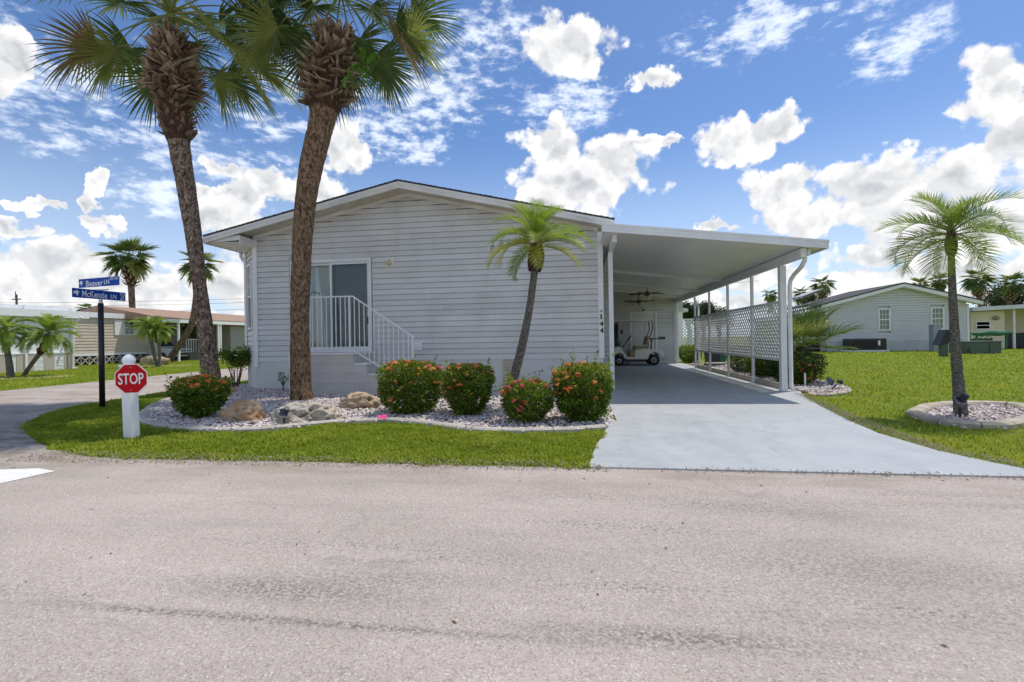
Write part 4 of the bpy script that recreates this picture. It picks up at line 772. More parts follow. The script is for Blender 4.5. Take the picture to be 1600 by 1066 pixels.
# golf cart
def cart():
    X0, Y0 = 1.05, 20.35
    t = thing('golf_cart', 'cream golf cart with white canopy parked at the back of the carport', 'golf cart', (X0+1.1, Y0+.5, .02))
    Z = .02
    prof = [(.02, .38), (.10, .62), (.50, .80), (.62, .78), (.88, .36), (1.18, .36), (1.20, .66), (1.62, .70), (2.10, .66), (2.30, .58), (2.36, .40), (2.28, .34), (2.18, .36), (2.12, .50), (1.96, .57), (1.80, .50), (1.72, .26), (.84, .26), (.74, .34), (.70, .48), (.56, .55), (.40, .48), (.36, .34), (.1, .3)]
    b = MB(); b.prismY([(X0+x, Z+z) for x, z in prof], Y0, Y0+1.05); b.build('body', M['cartbody'], t, bevel=.025)
    b = MB(); b.box(X0+.45, X0+2.1, Y0+.15, Y0+.9, Z+.16, Z+.255); b.build('chassis', M['black'], t)
    for x, r in ((.55, .205), (1.95, .225)):
        for y in (Y0-.04, Y0+.93):
            w = MB(); w.tube([(X0+x, y, Z+r), (X0+x, y+.02, Z+r), (X0+x, y+.14, Z+r), (X0+x, y+.16, Z+r)], [r*.85, r, r, r*.85], 20); wo = w.build('wheel', M['tyre'], t, smooth=False)
            h = MB(); h.tube([(X0+x, y-.012, Z+r), (X0+x, y+.004, Z+r)], [r*.45, r*.56], 16); h.build('rim', M['rim'], wo)
            h = MB(); h.tube([(X0+x, y-.022, Z+r), (X0+x, y-.013, Z+r)], [r*.18, r*.2], 10); h.build('hub', M['black'], wo)
    b = MB(); b.box(X0+1.20, X0+1.72, Y0+.05, Y0+1.0, Z+.665, Z+.80); b.build('seat', M['seat'], t, bevel=.03)
    for k in (0, 1):
        b = MB(); y = Y0+.06+k*.48; b.hexa([(X0+1.62, y, Z+.86), (X0+1.70, y, Z+.86), (X0+1.70, y+.44, Z+.86), (X0+1.62, y+.44, Z+.86), (X0+1.72, y, Z+1.2), (X0+1.79, y, Z+1.2), (X0+1.79, y+.44, Z+1.2), (X0+1.72, y+.44, Z+1.2)]); b.build('backrest', M['seat'], t, bevel=.025)
    b = MB(); b.box(X0+1.0, X0+1.19, Y0+.03, Y0+1.02, Z+.365, Z+.62); b.build('seat_skirt', M['seat'], t)
    for y in (Y0+.02, Y0+1.0):
        b = MB(); b.tube([(X0+1.86, y, Z+.66), (X0+1.86, y, Z+1.0), (X0+1.80, y, Z+1.2), (X0+1.93, y, Z+1.5), (X0+1.9, y, Z+1.84)], .02, 8); b.build('rear_strut', M['black'], t, smooth=True)
        b = MB(); b.tube([(X0+.60, y, Z+.76), (X0+.50, y, Z+1.3), (X0+.52, y, Z+1.84)], .02, 8); b.build('front_strut', M['black'], t, smooth=True)
    b = MB(); b.box(X0+.25, X0+2.0, Y0-.02, Y0+1.07, Z+1.845, Z+1.885); b.build('canopy', M['cartbody'], t, bevel=.015)
    b = MB(); b.hexa([(X0+.08, Y0+.04, Z+.80), (X0+.50, Y0+.04, Z+.80), (X0+.50, Y0+1.0, Z+.80), (X0+.08, Y0+1.0, Z+.80), (X0+.20, Y0+.04, Z+1.74), (X0+.50, Y0+.04, Z+1.74), (X0+.50, Y0+1.0, Z+1.74), (X0+.20, Y0+1.0, Z+1.74)]); b.build('front_enclosure', M['shade'], t, bevel=.03)
    b = MB(); b.tube([(X0+.72, Y0+.3, Z+.75), (X0+.98, Y0+.3, Z+1.12)], .018, 8); b.build('steering_column', M['black'], t)
    b = MB(); n = 18; pts = [Vector((X0+1.0, Y0+.3, Z+1.14))+Vector((.09*math.cos(a), .17*math.sin(a), .12*math.cos(a))) for a in np.linspace(0, 2*PI, n)]; b.tube(pts, .014, 6, cap=False); b.build('steering_wheel', M['black'], t, smooth=True)
    b = MB(); b.box(X0+1.85, X0+2.42, Y0+.06, Y0+.98, Z+1.08, Z+1.12); b.box(X0+2.30, X0+2.44, Y0+.08, Y0+.96, Z+1.12, Z+1.17); b.bar((X0+1.9, Y0+.5, Z+.7), (X0+1.95, Y0+.5, Z+1.08), .04, .04); b.build('bag_rack', M['black'], t)
    b = MB(); b.box(X0+.62, X0+.72, Y0-.04, Y0+.01, Z+1.33, Z+1.49); b.build('mirror', M['black'], t)
    b = MB(); b.bar((X0+.75, Y0-.006, Z+.40), (X0+.95, Y0-.006, Z+.32), .012, .05); b.box(X0+.92, X0+1.7, Y0-.012, Y0-.002, Z+.27, Z+.33); b.build('side_trim', M['white'], t)
cart()
t = thing('covered_grill', 'dark covered grill in the shade between the house corner and the golf cart', 'grill', (1.0, 17.2, .02))
b = MB(); b.prismY([(.90, .02), (1.12, .02), (1.14, .95), (1.12, 1.35), (1.0, 1.42), (.90, 1.3)], 16.2, 17.3); b.build('cover', M['shade'], t, bevel=.06)
b = MB(); b.box(.92, 1.1, 16.0, 16.19, .8, .86); b.build('side_shelf', M['black'], t)
# ------------------------------------------------------------------ signs
t = thing('stop_sign', 'red octagonal stop sign on a white square post on the corner lawn', 'stop sign', (*G(205, 685), 0))
sx, sy = G(206, 685); hz = lambda px: 530-(px-800)*math.tan(RHO)
b = MB(); w = .076; top = 1.2+(hz(200)-562)/750*6.25
lean = -.028
def pst(z): return sx+lean*z
for nm, w_, za, zb in (('post', .061, 0, .84), ('post_neck', .056, .842, .92)):
    q = MB(); q.hexa([(pst(za)-w_, sy-w_, za), (pst(za)+w_, sy-w_, za), (pst(za)+w_, sy+w_, za), (pst(za)-w_, sy+w_, za), (pst(zb)-w_, sy-w_, zb), (pst(zb)+w_, sy-w_, zb), (pst(zb)+w_, sy+w_, zb), (pst(zb)-w_, sy+w_, zb)]); q.build(nm, M['signwhite'], t, bevel=.004)
q = MB(); q.box(pst(.93)-.074, pst(.93)+.074, sy-.074, sy+.074, .922, .950); q.lathe((pst(.96), sy, .95), [(.056, 0), (.062, .02), (.073, .045), (.072, .07), (.058, .10), (.034, .122), (.010, .135)], 16); q.build('post_cap', M['signwhite'], t, smooth=False)
scx, scz = PY(203.5, 592, sy-.1); Rr = .198
scx, scz = scx, scz
ang = -.10; mt = Matrix.Translation((scx-t.location.x, sy-.085-t.location.y, scz)) @ Matrix.Rotation(.30, 4, 'Z') @ Matrix.Rotation(-.018, 4, 'Y')
def octa(r, y0, y1):
    q = MB(); q.prismY([(r*math.cos(PI/8+i*PI/4), r*math.sin(PI/8+i*PI/4)) for i in range(8)], y0, y1); q.v = [tuple(mt @ Vector(v)) for v in q.v]; return q
def bare(q, nm, mat, par): me = q.mesh(nm, mat); o = bpy.data.objects.new(nm, me); C.objects.link(o); o.parent = par; return o
bare(octa(Rr*1.02, -.004, 0), 'sign_border', M['signwhite'], t); bare(octa(Rr*.965, -.0065, -.0045), 'sign_face', M['red'], t)
textmesh('STOP', .15, .29, M['signwhite'], 'lettering', t, mt @ Matrix.Translation((0, -.0095, 0)) @ Matrix.Rotation(PI/2, 4, 'X') @ Matrix.Scale(1.3, 4, (0, 1, 0)), .002, .0015)
q = MB()
for z in (Rr*.72, -Rr*.72): q.v += []; k = MB(); k.lathe((0, -.008, z), [(.006, -.006), (.008, 0), (.006, .006)], 6); k.v = [tuple(mt @ Vector(v)) for v in k.v]; q.add(k.v, k.f)
bare(q, 'bolt', M['steel'], t)
# street name sign
bx0, by0 = G(160, 638)
t = thing('street_sign', 'black pole carrying two crossed blue street name blades on the corner lawn', 'street sign', (bx0, by0, 0))
D0 = FW.dot(Vector((bx0, by0, 0)))
zt0 = PY(157, 474, by0)[1]
b = MB(); xt = PY(157.3, 474, by0)[0]; b.tube([(bx0, by0, 0), (xt, by0, zt0)], .047, 12); b.build('pole', M['black'], t, smooth=True)
def blade(corn, yoff, words, lab):
    """place a flat blade: its middle above the pole, its two ends turned in depth"""
    (lx_, ly_), (rx_, ry_), hpx = corn; out = []
    cxp = (lx_+rx_)/2; Y0 = by0+yoff
    L3 = ray(lx_, ly_); R3 = ray(rx_, ry_)
    # level blade: both ends share the same height above the ground
    best = None
    for k in range(-90, 91):
        Yl = Y0-k*.01; tl = Yl/L3.y; zl = EYE+L3.z*tl; tr = (zl-EYE)/R3.z; Rp = Vector((0, 0, EYE))+R3*tr; Lp = Vector((0, 0, EYE))+L3*tl
        mid = (Lp+Rp)/2; e = abs(mid.y-Y0)
        if best is None or e < best[0]: best = (e, Lp, Rp)
    _, Lp, Rp = best; d = (Rp-Lp); ln = d.length; d.normalize(); n = Vector((d.y, -d.x, 0)); h = hpx/750*FW.dot(Lp); c = (Lp+Rp)/2
    mw = Matrix((Vector((d.x, d.y, 0, 0)), Vector((0, 0, 1, 0)), Vector((n.x, n.y, 0, 0)), Vector((c.x-bx0, c.y-by0, c.z, 1)))).transposed()
    q = MB(); q.box(-ln/2, ln/2, -h/2, h/2, -.003, .003); q.v = [tuple(mw @ Vector(v)) for v in q.v]; bl = bare(q, 'sign_blade', M['signblue'], t); bl['label'] = lab
    for wd, x, y, hh, ww in words:
        textmesh(wd, h*hh, ln*ww, M['signwhite'], 'lettering', bl, mw @ Matrix.Translation((x*ln, y*h, .005)), h*.006, .001)
    lg = MB(); pts = [(-.5, .05), (-.25, .32), (.05, .5), (.5, .28), (.42, .05), (.28, .08), (.30, -.25), (.14, -.5), (.0, -.18), (-.18, -.05), (-.30, -.12)]
    s = h*.62; lg.add([(-.455*ln+x*s*1.1+.02, y*s-.02*h, .006) for x, y in pts], [tuple(range(len(pts)))]); lg.v = [tuple(mw @ Vector(v)) for v in lg.v]; bare(lg, 'emblem', M['signwhite'], bl)
    return c, h
cB, hB = blade(((123.3, 443.5), (186.5, 438.5), 13.5), .03, [('Beaver', -.10, -.08, .98, .42), ('LN', .20, -.02, .72, .12), ('101-157', .38, .28, .42, .20)], 'upper blue blade reading Beaver LN')
cM, hM = blade(((112.5, 457), (196, 464.3), 14.8), -.03, [('McKenzie', -.10, -.02, 1.0, .46), ('LN', .255, -.08, .72, .11), ('95-99', .435, .33, .25, .09), ('171-174', .435, .11, .25, .10), ('AND', .435, -.11, .25, .06), ('200-214', .435, -.33, .25, .10)], 'lower blue blade reading McKenzie LN')
q = MB(); q.tube([(xt, by0, zt0-.02), (xt, by0, zt0+.07)], .032, 10); q.bar((xt-.16, by0, cM.z+hM/2+.012), (xt+.16, by0, cM.z+hM/2+.012), .03, .022); q.build('bracket', M['steel'], t)

# ------------------------------------------------------------------ rocks
def rock(px, py, wpx, hpx, mat, lab, seed, flat=1, rot=0, base=0, thick=.7):
    x, y = G(px, py); dist = FW.dot(Vector((x, y, 0))); wx = wpx/750*dist/2; hz_ = hpx/750*dist*.62
    bm = bmesh.new(); bmesh.ops.create_icosphere(bm, subdivisions=5, radius=1); sd = Vector((seed*3.1, seed*1.7, seed))
    for v in bm.verts:
        p = v.co.copy(); d = .28*mnoise.noise(p*1.1+sd)+.20*mnoise.noise(p*2.6+sd)+.11*abs(mnoise.noise(p*5.5+sd))+.09*abs(mnoise.noise(p*12+sd))+.05*mnoise.noise(p*24+sd)
        cav = max(0, mnoise.noise(p*3.5+sd*2)-.16)*1.0
        p = p*(1+d-cav); v.co = Vector((p.x*wx, p.y*wx*thick, p.z*hz_+hz_*.42+base))
    me = bpy.data.meshes.new('boulder'); bm.to_mesh(me); bm.free(); me.polygons.foreach_set('use_smooth', [True]*len(me.polygons)); me.materials.append(mat)
    o = bpy.data.objects.new('boulder', me); C.objects.link(o); o.location = (x, y+wx*thick*.7, 0); o.rotation_euler.z = rot; tag(o, lab, 'boulder')
rock(371, 662, 68, 37, M['rock1'], 'knobbly limestone boulder stained rust orange beside the left shrub', 1.3)
rock(466, 664, 96, 36, M['rock2'], 'flat grey pitted boulder in front of the tall leaning palm trunk', 2.1, rot=.05)
rock(554, 642, 66, 29, M['rock3'], 'tan pitted boulder in front of the stoop touching the shrub', 3.4, rot=-.08)
rock(358, 616, 18, 12, M['rock1'], 'small brown rock at the back of the pebble bed behind the left palm', 4.4)
rock(236, 571, 46, 17, M['rock3'], 'long low tan rock on the far lawn at the foot of the small palms', 5.5, thick=.4)

# ------------------------------------------------------------------ shrubs
def leafcloud(pts, size, asp, rg, tintf=None, nrm=None, droop=.3):
    """kite shaped leaves at pts"""
    n = len(pts); s = size*rg.uniform(.6, 1.25, n); a = rg.uniform(0, 2*PI, n); el = rg.uniform(-.5, 1.1, n)
    d = np.stack([np.cos(a)*np.cos(el), np.sin(a)*np.cos(el), np.sin(el)], 1)
    if nrm is not None: d = d*.8+nrm*.75; d /= np.linalg.norm(d, axis=1)[:, None]
    up = rg.normal(0, 1, (n, 3)); up[:, 2] += 1.1; t = np.cross(d, up); t /= np.linalg.norm(t, axis=1)[:, None]
    nn = np.cross(t, d); S_ = s[:, None]
    V = np.stack([pts, pts+d*S_*.5+t*S_*asp+nn*S_*.06, pts+d*S_-nn*S_*droop*.3, pts+d*S_*.5-t*S_*asp+nn*S_*.06], 1).reshape(-1, 3)
    base = np.array([[0, 1, 2], [0, 2, 3]]); F = (base[None]+(np.arange(n)*4)[:, None, None]).reshape(-1, 3); return V, F
def flowerhead(r=.045, seed=0):
    rg = np.random.default_rng(seed); n = 34; th = rg.uniform(0, 2*PI, n); ph = np.arccos(rg.uniform(.05, 1, n)); c = np.stack([np.sin(ph)*np.cos(th), np.sin(ph)*np.sin(th), np.cos(ph)*.7], 1); V = []; F = []
    for p in c:
        nv = Vector(p).normalized(); a = nv.orthogonal().normalized(); b_ = nv.cross(a); q = Vector(p)*r; o = len(V); s = r*.34
        V += [q+a*s, q+b_*s, q-a*s, q-b_*s, q+nv*s*.5]; F += [(o, o+1, o+4), (o+1, o+2, o+4), (o+2, o+3, o+4), (o+3, o, o+4)]
    me = bpy.data.meshes.new('flower_cluster'); me.from_pydata([tuple(v) for v in V], [], F); me.materials.append(M['flower']); return me
FH = [flowerhead(.045, i) for i in range(3)]
def shrub(x, y, w, d, h, lab, seed, mat='ixleaf', n=9000, leaf=.05, nfl=40, box=.55, base=.08, taper=.75, name='ixora_shrub', cat='shrub', group=None, gap=.0, flm=('flower', 'flowerdim', 'flowerpink'), topbias=.7, asp=.24, openb=0.0):
    t = thing(name, lab, cat, (x, y, 0), group); rg = np.random.default_rng(seed); rd = random.Random(seed)
    # rounded-box body: superellipsoid with lumps
    m = n*2; u = rg.normal(0, 1, (m, 3)); u /= np.linalg.norm(u, axis=1)[:, None]; p_ = 2+3*box
    k = (np.abs(u[:, 0])**p_+np.abs(u[:, 1])**p_+np.abs(u[:, 2])**p_)**(-1/p_); rr = 1-np.abs(rg.normal(0, .13, m)); rr = np.where(rg.uniform(0, 1, m) < .25, rg.uniform(.3, .9, m), rr)
    lump = np.array([mnoise.noise(Vector(q)*2.4+Vector((seed, 0, 0)))*.13+mnoise.noise(Vector(q)*5.5+Vector((seed, 3, 0)))*.09 for q in u*k[:, None]])
    q = u*(k*rr*(1+lump))[:, None]; zf = (q[:, 2]+1)/2; tp = taper+(1-taper)*np.clip(zf*1.5, 0, 1.0)
    hole = np.array([mnoise.noise(Vector(v)*3.3+Vector((seed*2, 1, 5))) for v in q]); keep = hole > (-.30+gap)-.0*zf; 
    if openb: keep &= ~((zf < openb) & (rg.uniform(0, 1, m) < .72))
    P_ = np.stack([q[:, 0]*w/2*tp, q[:, 1]*d/2*tp, base+zf*(h-base)], 1)[keep][:n]; uu = u[keep][:n]; zz = zf[keep][:n]; n_ = len(P_)
    k2 = 46; sd_ = rg.integers(0, n_, k2); sp_ = []; su = []
    for q_ in sd_:
        dr_ = uu[q_]*np.array([w, d, h])*.5; dr_ = dr_/np.linalg.norm(dr_)+np.array([0, 0, .5]); b0 = P_[q_]; L_ = rg.uniform(.05, .16)
        for j in range(14): sp_.append(b0+dr_*L_*(j/13)+rg.normal(0, .008, 3)); su.append(uu[q_])
    P_ = np.concatenate([P_, np.array(sp_)]); uu = np.concatenate([uu, np.array(su)]); zz = np.concatenate([zz, np.full(len(sp_), .85)]); n_ = len(P_)
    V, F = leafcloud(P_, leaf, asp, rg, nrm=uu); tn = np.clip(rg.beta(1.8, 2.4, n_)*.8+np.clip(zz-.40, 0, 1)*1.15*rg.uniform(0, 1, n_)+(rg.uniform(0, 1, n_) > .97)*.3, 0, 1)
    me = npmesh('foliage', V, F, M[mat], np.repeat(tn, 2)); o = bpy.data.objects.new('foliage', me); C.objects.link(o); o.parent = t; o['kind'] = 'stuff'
    for i in range(7):
        a = rd.uniform(0, 2*PI); e = rd.uniform(.3, .9); b = MB(); x1, y1 = math.cos(a)*w*.3*e, math.sin(a)*d*.3*e
        b.tube([(rd.uniform(-.05, .05), rd.uniform(-.05, .05), 0), (x1*.4, y1*.4, h*.3), (x1, y1, h*.75)], [.014, .011, .005], 5); me = b.mesh('stem', M['stem']); o = bpy.data.objects.new('stem', me); C.objects.link(o); o.parent = t
    hot = [Vector((rd.gauss(0, 1), rd.gauss(0, 1)-.6, rd.gauss(0, 1)+topbias)).normalized() for _ in range(5)]
    for i in range(int(nfl*1.1)):
        while True:
            v = Vector((rd.gauss(0, 1), rd.gauss(0, 1), rd.gauss(0, 1)+topbias)).normalized()
            if i % 2: v = (hot[i % 5]*1.6+v).normalized()
            if v.z > -.5 and v.y < .75: break
        kk = (abs(v.x)**p_+abs(v.y)**p_+abs(v.z)**p_)**(-1/p_); vv = v*kk*(1.0+mnoise.noise(v*kk*2.4+Vector((seed, 0, 0)))*.13); zf_ = (vv.z+1)/2; tpp = taper+(1-taper)*min(1, max(0, zf_*1.5)); s = rd.uniform(.4, 1.0)
        if rd.random() < .2: s *= 1.25
        o = inst(FH[i % 3], 'flower_cluster', t, (vv.x*w/2*tpp, vv.y*d/2*tpp, base+zf_*(h-base)), (rd.uniform(-.3, .3)+max(0, -v.y)*.8, rd.uniform(-.3, .3), rd.uniform(0, 6)), (s, s, s), mat=M[flm[0] if rd.random() < .55 else flm[1] if rd.random() < .8 else flm[2]])
    return t
def spx(x0, x1, ytop, ybase):
    x, y = G((x0+x1)/2, ybase); d = FW.dot(Vector((x, y, 0))); return x, y, (x1-x0)/750*DC(x, y), (ybase-ytop)/750*d
gi = 'ixora shrubs in the front pebble bed'
for (x0, x1, yt, yb, lab, sd, kw) in [
    (237, 341, 590, 662, 'loose dark ixora shrub at the left palm with orange blooms on its right top', 11, dict(nfl=42, box=.35, taper=.6, n=12000, gap=.06, topbias=1.3, flm=('flower', 'flower', 'flowerdim'))),
    (578, 681, 566, 655, 'largest clipped ixora shrub beside the tan boulder with orange blooms on top', 12, dict(nfl=46, box=.75, taper=.85, n=14000)),
    (681, 768, 570, 658, 'clipped ixora shrub second from the stoop with scattered orange blooms', 13, dict(nfl=44, box=.55, taper=.62, n=12000)),
    (778, 864, 597, 670, 'short open ixora shrub with coral blooms at the foot of the slim curved palm', 14, dict(nfl=26, box=.4, taper=.8, n=6500, gap=.10, flm=('flowerpink', 'flower', 'flowerdim'))),
    (862, 960, 570, 668, 'lighter green ixora shrub at the driveway edge by the carport post', 15, dict(nfl=40, box=.7, taper=.72, n=13500))]:
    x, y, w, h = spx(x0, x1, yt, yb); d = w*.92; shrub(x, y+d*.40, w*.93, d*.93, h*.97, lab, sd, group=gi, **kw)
gb = 'shrubs outside the lattice screen'
x, y, w, h = spx(1238, 1281, 568, 606); shrub(x, y+.3, w, w, h*1.05, 'low round shrub covered in red blooms outside the front carport post', 21, n=5000, nfl=40, group=gb, flm=('flowerpink', 'flower', 'flower'), topbias=.3)
shrub(5.05, 12.3, 1.1, 1.5, .78, 'dark green clipped shrub behind the first lattice bay', 22, 'shrubdk', 7000, .055, 0, group=gb, name='garden_shrub')
shrub(5.1, 14.3, .9, 1.0, .72, 'mixed red and green croton behind the second lattice bay', 23, 'ixleaf', 4500, .06, 14, group=gb, name='garden_shrub')
shrub(5.15, 15.9, 1.1, 1.3, .85, 'dark green shrub behind the third lattice bay', 24, 'shrubdk', 6000, .055, 0, group=gb, name='garden_shrub')
shrub(5.3, 14.3, 1.0, 1.6, 1.45, 'tall lime green shrub seen through the lattice', 25, 'shrublt', 5000, .08, 0, group=gb, name='garden_shrub', box=.2)
shrub(4.95, 22.8, 1.0, 1.0, .75, 'lime green shrub at the far end of the carport by the small lattice', 26, 'shrublt', 4000, .09, 0, group=gb, name='garden_shrub', asp=.16)
# leggy plant by the house corner
x, y, w, h = spx(350, 387, 543, 608)
t = thing('leggy_bush', 'leggy green bush with bare lower stems at the left corner of the house', 'bush', (x, y, 0)); rd = random.Random(5); b = MB(); tips = []
for i in range(11):
    a = rd.uniform(0, 2*PI); r = rd.uniform(.08, .34); p1 = (r*.45*math.cos(a)+rd.uniform(-.04, .04), r*.45*math.sin(a), h*.35); p2 = (r*math.cos(a), r*math.sin(a), h*rd.uniform(.62, .86)); b.tube([(rd.uniform(-.09, .09), rd.uniform(-.06, .06), 0), p1, p2], [.016, .011, .006], 5); tips.append(p2)
me = b.mesh('stems', M['stem']); o = bpy.data.objects.new('stems', me); C.objects.link(o); o.parent = t
rg = np.random.default_rng(5); P_ = np.concatenate([np.array(p)+rg.normal(0, .085, (170, 3)) for p in tips]); V, F = leafcloud(P_, .075, .3, rg); me = npmesh('foliage', V, F, M['shrublt'], np.repeat(rg.beta(1.5, 2.5, len(P_)), 2)); o = bpy.data.objects.new('foliage', me); C.objects.link(o); o.parent = t; o['kind'] = 'stuff'
# small bare plant against the skirting
x, y = G(442, 614); t = thing('potless_plant', 'tiny sparse plant with a few leaves against the blue grey skirting', 'plant', (x, y, 0)); b = MB(); rd = random.Random(2); tp = []
for i in range(7): a = rd.uniform(-1, 1); p2 = (a*.16, rd.uniform(-.08, .08), rd.uniform(.38, .55)); b.tube([(0, 0, 0), (.01, 0, .16), (a*.06, 0, .26), p2], [.018, .014, .009, .004], 5); tp.append(p2)
me = b.mesh('stem', M['stem']); o = bpy.data.objects.new('stem', me); C.objects.link(o); o.parent = t
lf = MB(); lf.add([(0, 0, 0), (.025, .03, .005), (0, .075, -.012), (-.025, .03, .005)], [(0, 1, 2), (0, 2, 3)]); lm = lf.mesh('leaf', M['leafy'])
for p in tp:
    for k in range(5): o = inst(lm, 'leaf', t, (p[0]+rd.uniform(-.03, .03), p[1], p[2]-rd.uniform(0, .16)), (rd.uniform(-.8, .8), rd.uniform(-.8, .8), rd.uniform(0, 6)))

# ------------------------------------------------------------------ palms
def fan_mesh(seed, Lp, R_, nl, elev, droop, wid=.042, mat='fan', pw=.014):
    rd = random.Random(seed); b = MB(); pts = []; a = elev; p = Vector((0, 0, 0)); k = 7
    for i in range(k+1): pts.append(p.copy()); p = p+Vector((math.cos(a), 0, math.sin(a)))*(Lp/k); a -= droop/k
    b.tube(pts, [pw*(1.5-i/k) for i in range(k+1)], 5, 1); t = (pts[-1]-pts[-2]).normalized(); s = Vector((0, 1, 0)); n = t.cross(s)*-1
    if n.z < 0: n = -n
    for i in range(nl):
        f = (i/(nl-1))*2-1; th = f*2.15+rd.uniform(-.03, .03); L_ = R_*(1-.30*abs(f)**1.6)*rd.uniform(.9, 1.08)
        org = pts[-1]+t*(R_*.26*max(0, 1-abs(f)*1.1)); d = (t*math.cos(th)+s*math.sin(th)+n*(.10+.30*abs(math.sin(th)))).normalized()
        side = n.cross(d).normalized(); nn = d.cross(side); dr = rd.uniform(.25, .85); q = org.copy(); w0 = wid*rd.uniform(.8, 1.1); prev = None; seg = 4; dd = d.copy()
        ws = [.35, 1, .9, .55, .05]; ring = []
        for j in range(seg+1):
            w = w0*ws[j]*.5; fold = nn*(w*.7); ring.append((q+side*w+fold, q-side*0, q-side*w+fold)); stp = L_/seg; dd = (dd+Vector((0, 0, -1))*dr*(.10+.22*j/seg)).normalized(); q = q+dd*stp
        o = len(b.v)
        for r in ring: b.v += [tuple(r[0]), tuple(r[1]), tuple(r[2])]
        for j in range(seg):
            b.f += [(o+3*j, o+3*j+1, o+3*j+4, o+3*j+3), (o+3*j+1, o+3*j+2, o+3*j+5, o+3*j+4)]; b.m += [0, 0]
    return b.mesh('frond', [M[mat], M['petiole']])
def feather_mesh(seed, L_, elev, droop, ll, mat, nl=44, wid=.018, vee=.5, name='frond'):
    rd = random.Random(seed); b = MB(); pts = []; a = elev; p = Vector((0, 0, 0)); k = 14
    for i in range(k+1): pts.append(p.copy()); p = p+Vector((math.cos(a), 0, math.sin(a)))*(L_/k); a -= droop/k*(.6+.8*i/k)
    b.tube(pts, [.012*(1.15-i/k)*L_ for i in range(k+1)], 4, 1)
    for i in range(nl):
        f = .14+.86*i/(nl-1); u = f*k; j0 = min(k-1, int(u)); c = pts[j0].lerp(pts[j0+1], u-j0); t = (pts[j0+1]-pts[j0]).normalized(); n = Vector((0, 1, 0)).cross(t)*-1
        if n.z < 0: n = -n
        l = ll*(math.sin(PI*min(1, f*.86+.10))**.6)*rd.uniform(.85, 1.1)
        for sg in (-1, 1):
            d = (Vector((0, sg, 0))*.95+t*(.55+.5*f)+n*(vee*rd.uniform(.6, 1.3))).normalized(); sd = t*1.0; q = c.copy(); o = len(b.v); dr = rd.uniform(.2, .6)
            for j, w in enumerate((.5, 1, .7, .05)):
                ww = wid*w*.5*(l/ll+.3); b.v += [tuple(q+sd*ww), tuple(q-sd*ww)]; q = q+d*(l/3); d = (d+Vector((0, 0, -1))*dr*.45).normalized()
            for j in range(3): b.f.append((o+2*j, o+2*j+1, o+2*j+3, o+2*j+2)); b.m.append(0)
    return b.mesh(name, [M[mat], M['petiole']])
def boot_mesh(mat, L_=.30, w=.085, name='leaf_boot'):
    b = MB(); b.hexa([(0, -w, -.02), (L_*.55, -w*.75, .02), (L_*.55, w*.75, .02), (0, w, -.02), (0, -w*.8, .035), (L_*.55, -w*.5, .06), (L_*.55, w*.5, .06), (0, w*.8, .035)])
    b.hexa([(L_*.552, -w*.7, .02), (L_, -w*.42, .07), (L_, w*.42, .07), (L_*.552, w*.7, .02), (L_*.552, -w*.45, .06), (L_, -w*.2, .092), (L_, w*.2, .092), (L_*.552, w*.45, .06)]); return b.mesh(name, M[mat])
BOOT = boot_mesh('boot'); BOOTD = boot_mesh('bootdk', .24); BOOTN = boot_mesh('boot', .38, .045)
def trunk(t, pts, rads, mat, seed=0, rough=.05, n=20, step=.06, name='trunk', ring=0):
    P3 = [Vector(p) for p in pts]; sp = P3
    for _ in range(2):
        q = [sp[0]]
        for a, c in zip(sp, sp[1:]): q += [a*.75+c*.25, a*.25+c*.75]
        sp = q+[sp[-1]]
    z0, z1 = P3[0].z, P3[-1].z; m = max(6, int((z1-z0)/step)); b = MB(); zs = [z0+(z1-z0)*i/m for i in range(m+1)]; o = Vector(t.location)
    def at(z):
        for a, c in zip(sp, sp[1:]):
            if c.z >= z-1e-6: return a.lerp(c, (z-a.z)/max(1e-6, c.z-a.z))
        return sp[-1].copy()
    def rad(z):
        for i in range(len(P3)-1):
            if P3[i+1].z >= z-1e-6: f = (z-P3[i].z)/(P3[i+1].z-P3[i].z); return rads[i]*(1-f)+rads[i+1]*f
        return rads[-1]
    for i, z in enumerate(zs):
        c = at(z)-o; r = rad(z)*(1+(ring if i % 2 else -ring))
        for j in range(n):
            a = 2*PI*j/n; d = rough*(mnoise.noise(Vector((math.cos(a)*1.6, math.sin(a)*1.6, z*1.1+seed)))+.6*mnoise.noise(Vector((math.cos(a)*4, math.sin(a)*4, z*6+seed)))+(.75*abs(mnoise.noise(Vector((math.cos(a)*9, math.sin(a)*9, z*14+seed)))) if n > 30 else 0))
            b.v.append((c.x+(r*(1+d*2))*math.cos(a), c.y+(r*(1+d*2))*math.sin(a), c.z))
    for i in range(m):
        for j in range(n): b.f.append((i*n+j, i*n+(j+1) % n, (i+1)*n+(j+1) % n, (i+1)*n+j)); b.m.append(0)
    b.f.append(tuple(m*n+j for j in range(n))); b.m.append(0)
    me = b.mesh(name, mat, True); ob = bpy.data.objects.new(name, me); C.objects.link(ob); ob.parent = t; return ob, at, rad
FANS = {}
def fans(key, Lp, R_, nl, wid, mat='fan'):
    if key not in FANS: FANS[key] = [fan_mesh(i*7+len(FANS), Lp*f, R_, nl, 0.0, dr, wid, mat) for i, (f, dr) in enumerate(((1, .5), (1.08, .75), (.95, 1.0)))]
    return FANS[key]
